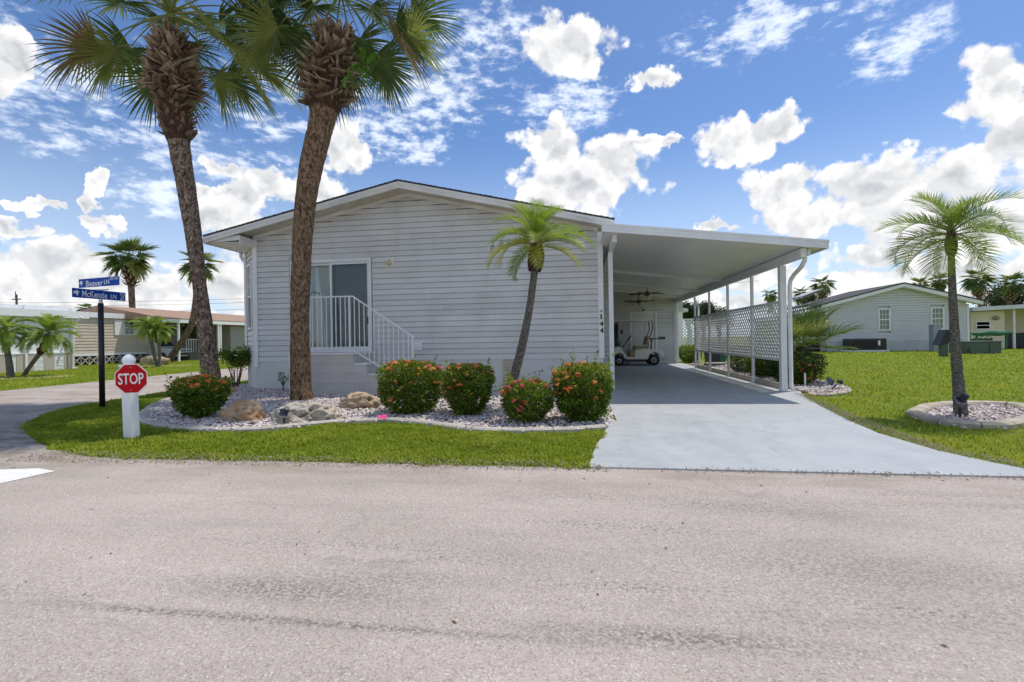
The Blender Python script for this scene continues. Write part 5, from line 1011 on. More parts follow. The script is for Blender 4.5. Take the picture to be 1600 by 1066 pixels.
def crown(t, c, meshes, n, seed, emin, emax, scale=1.0, altmat=None, skip=None):
    rd = random.Random(seed)
    for i in range(n):
        f = i/(n-1); el = emax+(emin-emax)*(f**.85); az = i*2.39996+rd.uniform(-.25, .25); s = scale*rd.uniform(.88, 1.1)*(1 if f > .15 else .85)
        if skip and skip(az, el): continue
        e = Euler((rd.uniform(-.25, .25), -el+rd.uniform(-.08, .08), az), 'XYZ')
        inst(meshes[rd.randrange(len(meshes))], 'frond', t, (c[0], c[1], c[2]+(1-f)*.12*scale), e, (s, s, s), mat=altmat(rd, f) if altmat else None)
def boots(t, c0, at, zlo, zhi, rfun, n, seed, elf, mesh=BOOT, sc=(1, 1), o=None, wild=False):
    rd = random.Random(seed); o = Vector(t.location)
    for i in range(n):
        f = (i+.5)/n; z = zlo+(zhi-zlo)*f; az = i*2.39996+rd.uniform(-.15, .15); c = at(z)-o; r = rfun(f); el = elf(f)+rd.uniform(-.18, .18); s = rd.uniform(*sc)
        inst(mesh if not isinstance(mesh, list) else mesh[rd.randrange(len(mesh))], 'leaf_boot', t, (c.x+r*math.cos(az), c.y+r*math.sin(az), c.z), Euler((rd.uniform(-.7, .7), -el+rd.uniform(-.3, .3), az+(rd.choice((-1, 1))*rd.uniform(.3, 1.35) if wild else rd.uniform(-.65, .65)))), (s, s*rd.uniform(.8, 1.25), s))
def bigpalm(name, lab, cl, Y, trm, ball, sheath, crownc, seed, nf, fscale, group):
    base = G(*cl[0][:2]); t = thing(name, lab, 'palm tree', (base[0], base[1], 0), group); pts, rads = [], []
    for px, py, w in cl:
        x, z = PY(px, py, base[1]+(0 if py > 600 else 0)); d = FW.dot(Vector((x, base[1], 0))); pts.append((x, base[1], max(0, z)-.02*(z < .1))); rads.append(w/750*DC(x, base[1])/2*.97)
    tr, at, rad = trunk(t, pts, rads, M[trm], seed, .04, 44, .03)
    zz = lambda py, px: PY(px, py, base[1])[1]
    (sy0, sy1, spx_, sw) = sheath; zs0, zs1 = zz(sy0, spx_), zz(sy1, spx_); dist = DC(pts[-1][0], base[1])
    b = MB(); k = 9; rr = sw/750*dist/2; o = Vector(t.location); shp = [at(zs0+(zs1-zs0)*i/k)-o for i in range(k+1)]; b.tube(shp, [rad(zs0)*1.08+(rr-rad(zs0))*min(1, i/3) for i in range(k+1)], 16); me = b.mesh('fibre_sheath', M['sheath']); ob = bpy.data.objects.new('fibre_sheath', me); C.objects.link(ob); ob.parent = t
    boots(t, None, at, zs0+.08, zs1, lambda f: rr*(.7+.15*f), 70, seed+1, lambda f: .3-.2*f, BOOTD, (.55, .9))
    (by0_, by1, bpx, bw) = ball; zb0, zb1 = zz(by0_, bpx), zz(by1, bpx); br = bw/750*dist/2-.25
    b = MB(); shp = [at(zb0+(zb1-zb0)*i/8)-o for i in range(9)]; b.tube(shp, [br*(.55+.45*math.sin(PI*min(1, (i+1.5)/8))) for i in range(9)], 14); me = b.mesh('crown_core', M['sheath']); ob = bpy.data.objects.new('crown_core', me); C.objects.link(ob); ob.parent = t
    boots(t, None, at, zb0, zb1, lambda f: br*((.80+1.1*f) if f < .2 else 1.08-.55*(f-.2)/.8), 300, seed+2, lambda f: -.12 if f < .3 else .0+.75*(f-.3)/.7, [BOOT, BOOTD, BOOTD, BOOTN, BOOTN, BOOTD], (.5, 1.0), wild=True)
    b = MB(); rd = random.Random(seed)
    for i in range(420):
        f = rd.random(); z = zb0+(zb1-zb0)*f*.8-.05; az = rd.uniform(0, 6.28); c = at(z)-o; r = br*(.75+.5*rd.random()); p = Vector((c.x+r*math.cos(az), c.y+r*math.sin(az), c.z)); l = rd.uniform(.06, .22); q = p+Vector((rd.uniform(-.08, .08), rd.uniform(-.08, .08), -l)); w = Vector((-math.sin(az), math.cos(az), 0))*.005; m_ = (p+q)/2+Vector((math.cos(az), math.sin(az), 0))*.03
        b.add([p-w, p+w, m_+w, m_-w, q], [(0, 1, 2, 3), (3, 2, 4)])
    me = b.mesh('fibre', M['bootdk']); ob = bpy.data.objects.new('fibre', me); C.objects.link(ob); ob.parent = t; ob['kind'] = 'stuff'
    cx, cz = PY(*crownc, base[1]); cc = (cx-base[0], 0, cz)
    F_ = fans('big', 1.42, 1.0, 46, .045); crown(t, cc, F_, nf, seed+3, -.42, 1.45, fscale, skip=lambda az, el: math.sin(az) < -.35 and el < .25, altmat=lambda rd, f: M['fan2'] if rd.random() < .22 else (M['fandry'] if f > .93 and rd.random() < .5 else M['fan']))
    return t, at, cc
gp = 'tall palms in the front bed'
tp1, at1, c1 = bigpalm('sabal_palm', 'tall palm with grey trunk leaning slightly left beside the loose shrub, left of the house', [(336, 631, 40), (333, 612, 33), (321, 518, 28), (312, 447, 23), (299, 340, 29), (279, 224, 36), (272, 160, 38), (268, 60, 36)], 0, 'trunkL', (152, 58, 266, 112), (222, 150, 276, 50), (266, 26), 3, 50, 1.06, gp)
tp2, at2, c2 = bigpalm('sabal_palm', 'tall palm with brown trunk leaning right in front of the sliding door', [(471, 628, 39), (470, 600, 34), (468, 520, 31), (469, 440, 31), (474, 340, 33), (484, 270, 37), (500, 205, 40), (512, 150, 44), (522, 60, 44)], 0, 'trunkR', (165, 24, 524, 104), (170, 150, 517, 46), (532, -8), 8, 50, 1.04, gp)
# fern growing in the second crown
fm = feather_mesh(77, .62, .5, 2.2, .10, 'fern', 26, .035, .1, 'fern_leaf'); rd = random.Random(9)
fe = thing('fern', 'bright green fern growing out of the boots of the right tall palm', 'fern', (*Vector((PY(560, 120, 8.75)[0], 8.72, PY(560, 120, 8.75)[1])),))
for i in range(16): inst(fm, 'fern_leaf', fe, (rd.uniform(-.12, .25), rd.uniform(-.1, .1), rd.uniform(-.35, .4)), Euler((0, rd.uniform(-.4, .5), rd.uniform(-2.2, .5))), (rd.uniform(.5, .95),)*3)
fe = thing('fern', 'small green fern tucked in the trunk sheath of the left tall palm', 'fern', (PY(313, 176, 8.5)[0], 8.5, PY(313, 176, 8.5)[1]))
for i in range(8): inst(fm, 'fern_leaf', fe, (rd.uniform(-.05, .08), rd.uniform(-.1, .1), rd.uniform(-.12, .15)), Euler((0, rd.uniform(-.2, .5), rd.uniform(-2, .5))), (rd.uniform(.3, .5),)*3)

FEA = {}
def fea(key, **k):
    if key not in FEA:
        FEA[key] = [feather_mesh(i*5+hash(key) % 7 if False else i*5+len(FEA), k['L'], 0, dr, k['ll'], k['mat'], k.get('nl', 44), k.get('wid', .018), k.get('vee', .5)) for i, dr in enumerate((1.3, 1.7, 2.1))]
    return FEA[key]
def featherpalm(name, lab, cl, trm, shaft, crownc, Rpx, seed, nf, key, emin=-.35, emax=1.4, mats=None, group=None, wid=.018, nl=44, ll=.24, ring=.02, gpt=None, n=14, vee=.5, vary=(1, 1)):
    base = gpt or G(*cl[0][:2]); t = thing(name, lab, 'palm tree', (base[0], base[1], 0), group); pts, rads = [], []
    for px, py, w in cl:
        x, z = PY(px, py, base[1]); d = FW.dot(Vector((x, base[1], 0))); pts.append((x, base[1], z if len(pts) else -.02)); d = DC(x, base[1]); rads.append(w/750*d/2)
    tr, at, rad = trunk(t, pts, rads, M[trm], seed, .05, n, .035 if d < 12 else .12, ring=ring); o = Vector(t.location)
    if shaft:
        (y0, y1, px, w) = shaft; z0, z1 = PY(px, y0, base[1])[1], PY(px, y1, base[1])[1]; rr = w/750*d/2; b = MB(); k = 7; q = [Vector((at(min(z, pts[-1][2])).x, base[1], z))-o for z in [z0+(z1-z0)*i/k for i in range(k+1)]]; b.tube(q, [rr*(.55+.45*math.sin(PI*min(1, .15+.75*i/k))) for i in range(k+1)], 12); me = b.mesh('leaf_sheath', M['crownshaft']); ob = bpy.data.objects.new('leaf_sheath', me); C.objects.link(ob); ob.parent = t
        rd = random.Random(seed)
        for i in range(40): f = i/40; az = i*2.4; c = q[min(k, int(f*k))]; s = rr/.12*.5; inst(BOOTD, 'leaf_boot', t, (c.x+rr*.55*math.cos(az), c.y+rr*.55*math.sin(az), z0+(z1-z0)*f), Euler((0, -1.0-.2*f, az)), (s, s, s))
    cx, cz = PY(*crownc, base[1]); R_ = Rpx/750*(d*FW.dot(Vector((base[0], base[1], 0))))**.5
    F_ = fea(key, L=1.0, ll=ll, mat='feather', nl=nl, wid=wid, vee=vee); crown(t, (cx-base[0], 0, cz), F_, nf, seed+1, emin, emax, R_*1.0, mats)
    return t
lime = lambda rd, f: M['featheryel'] if f > .72 and rd.random() < .6 else (M['featherlime'] if rd.random() < .75 else M['feather'])
featherpalm('date_palm', 'slim curved palm with lime green feather fronds in front of the plain grey siding', [(791, 640, 15), (799, 605, 15), (815, 545, 13.5), (827, 485, 11.5), (834, 435, 11), (838, 400, 13)], 'trunkS', (424, 382, 838, 26), (838, 386), 90, 31, 24, 'lime', mats=lime, ll=.27, wid=.0145, nl=54, emin=-.05, emax=1.5)
green = lambda rd, f: M['featherpink'] if f > .6 and rd.random() < .45 else (M['feather'] if rd.random() < .7 else M['featherlime'])
featherpalm('date_palm', 'palm with grey ringed trunk and drooping feather fronds on the right lawn', [(1502, 651, 27), (1499, 620, 22), (1494, 560, 18), (1490, 490, 15), (1487, 420, 12), (1486, 380, 11)], 'trunkS', (398, 366, 1486, 22), (1487, 370), 112, 41, 23, 'green', mats=green, ll=.36, wid=.0145, nl=46, emin=-.2, emax=1.45, vee=.6)
gl = 'small palms on the lawns across the lane'
dk = lambda rd, f: M['feather'] if rd.random() < .7 else M['featherlime']
for lab, cl, sh_, cc_, R_, sd in [
    ('bushy small palm at the far left edge across the lane', [(17, 590, 14), (14, 565, 12), (10, 540, 11), (10, 525, 12)], (545, 524, 10, 15), (10, 520), 50, 51),
    ('small palm leaning right with dark stem beside the decorative block wall', [(36, 588, 9), (50, 568, 9), (66, 548, 11), (74, 532, 13)], (552, 526, 73, 15), (76, 524), 55, 52),
    ('left of two small palms growing from one clump near the white car', [(246, 574, 6), (238, 545, 6), (235, 520, 6)], (530, 515, 235, 9), (235, 513), 34, 53),
    ('right of two small palms growing from one clump near the white car', [(249, 574, 6), (250, 548, 5), (246, 525, 6)], (532, 518, 246, 9), (247, 518), 30, 54),
    ('tiny pale palm in front of the leaning trunk by the carport across the lane', [(268, 562, 5), (284, 540, 5), (293, 522, 5)], None, (295, 516), 24, 55)]:
    featherpalm('small_palm', lab, cl, 'trunkS', sh_, cc_, R_, sd, 20, 'far', mats=dk, ll=.28, wid=.05, nl=22, group=gl, n=8)
FEL = fea('far', L=1, ll=.28, mat='feather')
# distant sabals
def farsabal(lab, gpt, cl, cc, Rpx, seed, nf=24, boot=None, grp=None, mats=None, trm='trunkF'):
    t = thing('sabal_palm', lab, 'palm tree', (gpt[0], gpt[1], 0), grp); pts, rads = [], []
    for px, py, w in cl:
        x, z = PY(px, py, gpt[1]); d = DC(x, gpt[1]); pts.append((x, gpt[1], z if pts else -.02)); rads.append(w/750*d/2)
    pts[0] = (gpt[0], gpt[1], -.02); tr, at, rad = trunk(t, pts, rads, M[trm], seed, .06, 10, .3); o = Vector(t.location)
    if boot:
        y0, y1, px, w = boot; z0, z1 = PY(px, y0, gpt[1])[1], PY(px, y1, gpt[1])[1]; rr = w/750*d/2
        b = MB(); q = [at(min(z0+(z1-z0)*i/5, pts[-1][2]))-o for i in range(6)]; q = [Vector((v.x, v.y, z0+(z1-z0)*i/5)) for i, v in enumerate(q)]; b.tube(q, [rr*.35, rr*.6, rr*.7, rr*.75, rr*.65, rr*.4], 10); me = b.mesh('crown_core', M['sheath']); ob = bpy.data.objects.new('crown_core', me); C.objects.link(ob); ob.parent = t
        s = rr/.26*.42
        for i in range(60): f = i/60; az = i*2.4; c = q[min(5, int(f*5.9))]; r = rr*(.35+.4*math.sin(PI*(f*.8+.15))); inst(BOOT, 'leaf_boot', t, (c.x+r*math.cos(az), c.y+r*math.sin(az), z0+(z1-z0)*f), Euler((0, -.2-.9*f, az)), (s, s*1.2, s))
    cx, cz = PY(*cc, gpt[1]); R_ = Rpx/750*d; F_ = fans('far', .45, .55, 22, .07); crown(t, (cx-gpt[0], 0, cz), F_, nf, seed+3, -.6, 1.4, R_*.82, mats or (lambda rd, f: M['fan2'] if rd.random() < .3 else M['fan']))
g5 = 'palms beyond the far lawns'
farsabal('straight sabal palm behind the street sign with thick booted neck', G(212, 565), [(212, 565, 15), (208, 500, 11), (205, 450, 11), (204, 405, 13)], (201, 405), 60, 61, 30, (448, 408, 203, 30), g5)
farsabal('curved sabal palm rising behind the grey palm trunk across the lane', G(262, 566), [(262, 566, 15), (276, 545, 13), (294, 520, 12), (303, 495, 11), (307, 460, 10), (309, 425, 9)], (311, 416), 46, 62, 26, (452, 420, 308, 16), g5)
for i, (lab, px, cyy, R_, D_) in enumerate([('palm crown behind the beige house roof under the street signs', 134, 484, 22, 60), ('tiny palm crown above the orange roof', 259, 490, 9, 75),
    ('small palm left of the carport downspout, beyond the lattice', 1204, 462, 19, 55), ('middle palm of three beyond the neighbour carport roof', 1250, 460, 20, 57), ('largest palm of three beyond the neighbour carport roof', 1285, 446, 29, 54),
    ('left palm crown behind the peak of the neighbour house', 1437, 446, 27, 62), ('palm crown directly behind the right palm trunk', 1468, 440, 30, 64), ('palm with a leaning brown trunk behind the neighbour house right eave', 1526, 438, 42, 56), ('palm crown at the far right behind the cream house', 1583, 444, 40, 58), ('low palm crown between the right hand trunks', 1556, 462, 26, 66)]):
    d = ray(px, 540); tt = D_/FW.dot(d); gx, gy = d.x*tt, d.y*tt; tx = px+(14 if px == 1526 else 0)-(20 if px == 1583 else 0)
    farsabal(lab, (ray(tx, 540).x*tt, gy), [(tx, 545, 7), ((tx+px)/2, 490, 8), (px, cyy+5, 8)], (px, cyy), R_, 70+i, 22, (cyy+26 if R_ > 20 else cyy+14, cyy+4, px, R_*.62), g5)
# broad leaved trees
def leaftree(lab, px, py, Rpx, D_, seed, n=7000, sq=.8):
    d = ray(px, py); tt = D_/FW.dot(d); x, y, z = d.x*tt, d.y*tt, EYE+d.z*tt; R_ = Rpx/750*D_; t = thing('broadleaf_tree', lab, 'tree', (x, y, 0), 'leafy trees in the distance'); rg = np.random.default_rng(seed)
    b = MB(); b.tube([(0, 0, 0), (.1, 0, z*.5), (0, 0, z)], [.22, .16, .08], 7)
    cl = []
    for i in range(16): v = Vector(rg.normal(0, 1, 3)).normalized()*R_*rg.uniform(.35, .8); v.z *= sq; cl.append((v.x, v.y, z+v.z)); b.tube([(0, 0, z*.55), (v.x*.5, v.y*.5, z*.8+v.z*.4), (v.x, v.y, z+v.z)], [.09, .05, .02], 5)
    me = b.mesh('trunk', M['wood']); o = bpy.data.objects.new('trunk', me); C.objects.link(o); o.parent = t
    P_ = np.concatenate([np.array(c)+rg.normal(0, 1, (n//16, 3))*R_*np.array([.24, .24, .17]) for c in cl]); V, F = leafcloud(P_, R_*.07+.06, .3, rg); me = npmesh('crown', V, F, M['treelf'], np.repeat(rg.beta(1.6, 2.4, len(P_)), 2)); o = bpy.data.objects.new('crown', me); C.objects.link(o); o.parent = t; o['kind'] = 'stuff'
for i, (lab, px, py, R_, D_) in enumerate([('dark leafy tree behind the back of the carport, left one', 1075, 487, 18, 36), ('brownish leafy tree seen between the two rear carport posts', 1097, 492, 24, 38), ('rounded leafy tree right of the rear carport posts', 1122, 495, 20, 44), ('dense leafy tree behind the cream house', 1570, 472, 34, 62), ('low leafy tree between the neighbour carport and palms', 1262, 470, 14, 60)]): leaftree(lab, px, py, R_, D_, 90+i)
# fan palm bush behind the front post
x, y = 5.35, 12.6
t = thing('fan_palm_bush', 'low trunkless fan palm with stiff pointed leaves behind the front carport post', 'palm bush', (x, y, 0)); rd = random.Random(12)
FB = [fan_mesh(200+i, .75, .80, 34, 0, .12, .035, 'fan') for i in range(2)]
for i in range(20): az = i*2.4; el = .05+1.3*(i/20)**.8; s = rd.uniform(.65, .88); inst(FB[i % 2], 'frond', t, (0, 0, .85), Euler((rd.uniform(-.3, .3), -el, az)), (s, s, s), mat=M['fan2'] if rd.random() < .25 else None)
b = MB(); b.tube([(0, 0, 0), (0, 0, .9)], [.14, .12], 8); me = b.mesh('stump', M['sheath']); o = bpy.data.objects.new('stump', me); C.objects.link(o); o.parent = t

# ------------------------------------------------------------------ small garden things
def spotlight(px, py, lab, tilt=0, s=1.0, knocked=False):
    s *= .78
    x, y = G(px, py); t = thing('garden_spotlight', lab, 'garden light', (x, y, 0), 'black solar garden spotlights'); b = MB()
    if knocked: b.tube([(0, 0, .03), (.10, 0, .13)], .018*s, 6)
    else: b.tube([(0, 0, 0), (0, 0, .2*s)], [.012*s, .03*s], 6)
    me = b.mesh('stake', M['blackplastic']); o = bpy.data.objects.new('stake', me); C.objects.link(o); o.parent = t
    c = Vector((.10, 0, .15)) if knocked else Vector((0, 0, .23*s))
    b = MB(); b.hexa([(-.085*s, -.015, -.07*s), (.085*s, -.015, -.07*s), (.085*s, .015, -.07*s), (-.085*s, .015, -.07*s), (-.085*s, -.015, .07*s), (.085*s, -.015, .07*s), (.085*s, .015, .07*s), (-.085*s, .015, .07*s)]); me = b.mesh('solar_panel', M['solar']); o = bpy.data.objects.new('solar_panel', me); C.objects.link(o); o.parent = t; o.location = c+Vector((-.12*knocked, 0, .06)); o.rotation_euler = (-.5, tilt, .1)
    b = MB(); b.tube([(0, 0, 0), (0, .02, .10*s), (0, .02, .12*s)], [.045*s, .055*s, .05*s], 10); me = b.mesh('lamp_head', M['blackplastic']); o = bpy.data.objects.new('lamp_head', me); C.objects.link(o); o.parent = t; o.location = c+Vector((.02, 0, .06)); o.rotation_euler = (.5, .4+tilt*2, 0)
spotlight(444, 668, 'black solar spotlight in the pebbles in front of the flat grey boulder', .1, .85)
spotlight(1500, 656, 'black solar spotlight at the foot of the right lawn palm', 0, 1.1)
spotlight(1299, 611, 'black solar spotlight tipped over on the gravel by the carport post', .7, 1.1, True)
x, y = G(905, 655); t = spotlight(893, 662, 'black solar spotlight half hidden under the shrub by the driveway', .2, .8)
x, y = G(598, 661); t = thing('pink_flag', 'small crumpled bright pink marker flag on the edging', 'flag', (x, y, .075)); b = MB(); rd = random.Random(4); n = 5
b.add([(i/n*.2-.1, j/n*.12-.06, .02+.035*rd.random()) for j in range(n+1) for i in range(n+1)], [(j*(n+1)+i, j*(n+1)+i+1, (j+1)*(n+1)+i+1, (j+1)*(n+1)+i) for j in range(n) for i in range(n)]); me = b.mesh('flag', M['pink'], True); o = bpy.data.objects.new('flag', me); C.objects.link(o); o.parent = t; o.rotation_euler = (.5, 0, .2); o.scale = (.62, .62, .62)
for i, (px, py0, py1, lab) in enumerate([(1258, 606, 583, 'short white marker stake on the gravel right of the carport post'), (1162, 584, 567, 'white marker stake behind the second lattice bay'), (1122, 572, 558, 'white marker stake behind the third lattice bay')]):
    x, y = G(px, py0); d = FW.dot(Vector((x, y, 0))); b = MB(); b.box(x-.018, x+.018, y-.012, y+.012, 0, (py0-py1)/750*d); o = b.build('marker_stake', M['white']); tag(o, lab, 'stake', 'white marker stakes in the side bed')
# far small lattice fence, little white shed, bins
t = thing('lattice_fence', 'short white diagonal lattice fence beyond the back of the carport', 'fence', (5, 24, 0)); x0, _ = PY(1056, 530, 24); x1, _ = PY(1087, 530, 24); z0, z1 = PY(1070, 548, 24)[1], PY(1070, 500, 24)[1]
b = MB(); k = x0-(z1-z0)
for s_ in (1, -1):
    k = x0-(z1-z0)
    while k < x1:
        a, c = k, k+(z1-z0); ta = max(0, (x0-a)/(c-a)); tb = min(1, (x1-a)/(c-a))
        if tb > ta:
            za, zb = z0+(z1-z0)*ta, z0+(z1-z0)*tb
            if s_ < 0: za, zb = z0+z1-za, z0+z1-zb
            b.bar((a+(c-a)*ta, 24+.005*s_, za), (a+(c-a)*tb, 24+.005*s_, zb), .008, .05, up=(-s_, 0, 1))
        k += .155
o = b.build('lattice_panel', M['white'], t); o['kind'] = 'stuff'
b = MB(); b.box(x0, x1, 23.96, 24.04, z1, z1+.05); b.box(x0, x1, 23.96, 24.04, z0-.05, z0); b.build('rail', M['white'], t)
for x in (x0-.04, x1+.04): b = MB(); b.box(x-.04, x+.04, 23.96, 24.04, 0, z1+.08); b.build('post', M['white'], t)
t = thing('garden_shed', 'small white shed with a low roof beyond the storage room', 'shed', (5.2, 27, 0)); xa = PY(1054, 520, 26.5)[0]; xb = PY(1067, 520, 26.5)[0]; zz_ = PY(1060, 486, 26.5)[1]
b = MB(); b.box(xa, xb, 26.5, 29, 0, zz_); b.build('wall', M['white'], t); b = MB(); b.prismY([(xa, zz_+.002), (xb+.25, zz_-.06), (xb+.25, zz_+.1), (xa, zz_+.22)], 26.3, 29.1); b.build('roof', M['roofpan'], t)
b = MB()
for i in range(5): x = xa+(xb-xa)*(i+.5)/5; b.box(x-.012, x+.012, 26.488, 26.499, .05, zz_-.05)
b.build('batten', M['white'], t)
for (px, w, mt, lab, Y) in [(1113, .55, 'blackplastic', 'dark wheeled bin seen through the gap under the lattice', 19.6), (1121, .6, 'bingreen', 'green wheeled bin beside the dark bin behind the lattice', 20.0)]:
    x = PX(px, 560, 5.4)[0]; x = PY(px, 565, Y)[0]; t = thing('wheeled_bin', lab, 'bin', (x, Y, 0), 'wheeled bins outside the carport'); b = MB(); b.hexa([(x-w*.38, Y-.25, .06), (x+w*.38, Y-.25, .06), (x+w*.38, Y+.25, .06), (x-w*.38, Y+.25, .06), (x-w/2, Y-.3, .95), (x+w/2, Y-.3, .95), (x+w/2, Y+.3, .95), (x-w/2, Y+.3, .95)]); b.build('body', M[mt], t, bevel=.02)
    b = MB(); b.box(x-w/2-.02, x+w/2+.02, Y-.33, Y+.32, .952, 1.0); b.build('lid', M[mt], t, bevel=.015); b = MB(); b.tube([(x-w*.42, Y+.2, .1), (x+w*.42, Y+.2, .1)], .09, 10); b.build('wheel', M['tyre'], t)
b = MB(); b.box(4.62, 5.9, 18.55, 18.85, .16, .21); b.box(4.7, 4.8, 18.6, 18.8, 0, .158); b.box(5.7, 5.8, 18.6, 18.8, 0, .158); o = b.build('low_bench', M['edging']); tag(o, 'low grey plank bench on the gravel behind the rear lattice bays', 'bench')

# ------------------------------------------------------------------ neighbour on the right
NY = 35.2; nx0 = PY(1291, 500, NY)[0]; nx1 = PY(1512, 500, NY)[0]; pxr = PY(1405, 450, NY)[0]; zr = PY(1406, 449, NY)[1]; zl = PY(1293, 479, NY)[1]; zrr = PY(1512, 473, NY)[1]
t = thing('neighbour_house', 'pale grey gabled house with two windows across the right lawn', 'house', ((nx0+nx1)/2, NY, 0))
s0 = (zr-zl)/(pxr-nx0); s1 = (zr-zrr)/(nx1-pxr); zsk = PY(1400, 532, NY)[1]
W0, W1 = (PY(1372, 500, NY)[0], PY(1391, 500, NY)[0]), (PY(1454, 500, NY)[0], PY(1475, 500, NY)[0]); wz0, wz1 = PY(1382, 517, NY)[1], PY(1382, 482, NY)[1]
boards(t, (nx0, NY), (nx1, NY), zsk, zr-.05, .165, M['paleblue'], lo=lambda z: max(0, (pxr-(zr-z)/s0)-nx0), hi=lambda z: min(nx1-nx0, pxr+(zr-z)/s1-nx0), openings=[(a-nx0, c-nx0, wz0, wz1) for a, c in (W0, W1)], joined=True, name='siding', proud=.02)
b = MB(); b.prismY([(nx0, zsk), (nx1, zsk), (nx1, zrr-.1), (pxr, zr-.1), (nx0, zl-.1)], NY+.1, NY+9); b.build('wall', M['paleblue'], t)
b = MB(); b.box(nx0, nx1, NY-.01, NY+9, 0, zsk-.003); b.build('skirting', M['paleskirt'], t)
b = MB()
for k in range(1, 7): x = nx0+(nx1-nx0)*k/7; b.box(x-.02, x+.02, NY-.02, NY-.011, 0, zsk-.01)
b.build('skirting_seam', M['paleskirt'], t)
for a, c in (W0, W1): sash_window(t, (nx0, NY), (nx1, NY), a-nx0, c-nx0, wz0, wz1, 3, 2, M['white'], M['blindgreen'], fw=.09)
for x in (nx0, nx1): b = MB(); b.box(x-.06, x+.06, NY-.05, NY+.04, zsk-.1, (zl if x == nx0 else zrr)-.08); b.build('corner_trim', M['white'], t)
for xa, za, xb, zb in ((nx0-.5, zl-s0*.5, pxr, zr), (pxr, zr, nx1+.55, zrr-s1*.55)):
    b = MB(); b.prismY([(xa, za+.20), (xb, zb+.20), (xb, zb+.28), (xa, za+.28)], NY-.55, NY+6); b.build('roof', M['shingle'], t)
    b = MB(); b.prismY([(xa, za-.02), (xb, zb-.02), (xb, zb+.198), (xa, za+.198)], NY-.52, NY-.45); b.build('rake_fascia', M['white'], t)
    b = MB(); b.prismY([(xa, za), (xb, zb), (xb, zb+.06), (xa, za+.06)], NY-.44, NY-.01); b.build('soffit', M['white'], t)
b = MB(); b.tube([(pxr-5.3, NY+3, zr-.6), (pxr-5.3, NY+3, zr-.25)], .07, 8); b.build('vent_pipe', M['steel'], t); b = MB(); b.prismY([(pxr-5.1, zl+.75), (pxr-3.6, zl+1.3), (pxr-3.7, zl+1.42), (pxr-5.2, zl+.87)], NY+2, NY+4); b.build('solar_panel', M['solar'], t)
# its carport wing
b = MB(); wx0 = PY(1232, 490, NY+.6)[0]; b.prismY([(wx0, zl-.75), (nx0-.1, zl-.28), (nx0-.1, zl-.02), (wx0, zl-.5)], NY-.2, NY+9); b.build('carport_roof', M['roofpan'], t)
b = MB(); b.box(wx0, nx0-.08, NY+7, NY+7.2, 0, zl-.5); b.build('carport_back_wall', M['paleblue'], t)
for x in (wx0+.3, nx0-1.6): b = MB(); b.box(x-.05, x+.05, NY, NY+.1, 0, zl-.6); b.build('carport_post', M['white'], t)
for px, lab in ((1262, 'dark covered object under the neighbour carport behind the fan palm'), (1283, 'dark upright bin beside the corner of the neighbour house')):
    x = PY(px, 540, NY+1.2)[0]; b = MB(); b.prismX([(NY+.9, 0), (NY+1.6, 0), (NY+1.55, 1.35), (NY+1.0, 1.2)], x-.32, x+.32); o = b.build('dark_bin', M['blackplastic'], bevel=.06); tag(o, lab, 'bin')
# air conditioner
ax0, ax1 = PY(1323, 540, NY-1)[0], PY(1378, 540, NY-1)[0]; az0, az1 = .14, PY(1350, 529.5, NY-1)[1]
t = thing('air_conditioner', 'long black air conditioning unit on a white slab against the neighbour skirting', 'air conditioner', ((ax0+ax1)/2, NY-1, 0)); b = MB(); b.box(ax0-.1, ax1+.1, NY-1.6, NY-.4, 0, .13); b.build('slab', M['roofpan'], t); b = MB(); b.box(ax0, ax1, NY-1.5, NY-.5, .132, az1); b.build('casing', M['black'], t, bevel=.02)
b = MB()
for i in range(16): x = ax0+.08+i*.09; b.box(x, x+.03, NY-1.53, NY-1.501, .25, az1-.12)
b.build('grille', M['shade'], t)
b = MB(); b.box(ax0+1.6, ax0+1.72, NY-1.515, NY-1.501, az1-.42, az1-.12); b.build('label_plate', M['white'], t)
# pedestal, leaning box, transformer
x = PY(1461, 540, NY-1.6)[0]; b = MB(); b.box(x-.22, x+.22, NY-1.8, NY-1.4, 0, 1.65); b.box(x-.24, x+.24, NY-1.82, NY-1.38, 1.652, 1.70); o = b.build('utility_pedestal', M['pedgrey'], bevel=.01); tag(o, 'tall blue grey utility pedestal in front of the right window of the neighbour house', 'utility pedestal')
mx, my = G(1474, 557); dM = FW.dot(Vector((mx, my, 0))); t = thing('mailbox', 'dark metal box tilted on a short grey post on the right lawn', 'mailbox', (mx, my, 0)); b = MB(); b.box(mx-.13, mx+.13, my-.13, my+.13, 0, .66); b.build('post', M['green'], t)
b = MB(); q = [(-.42, .0), (.06, -.0), (.42, .75), (-.06, .75)]; b.prismY([(mx+.02+x_*.82, .55+z_) for x_, z_ in [(-.45, 0), (-.02, .08), (.40, .70), (-.04, .78)]], my-.28, my+.28); b.build('box', M['black'], t, bevel=.02)
b = MB(); b.prismY([(mx+.10, .62), (mx+.34, .68), (mx+.52, 1.20), (mx+.40, 1.30)], my-.2, my+.2); b.build('flap', M['pedgrey'], t)
tx, ty = G(1537, 553); dT = FW.dot(Vector((tx, ty, 0))); w = 50/750*dT/2; h = 20/750*dT
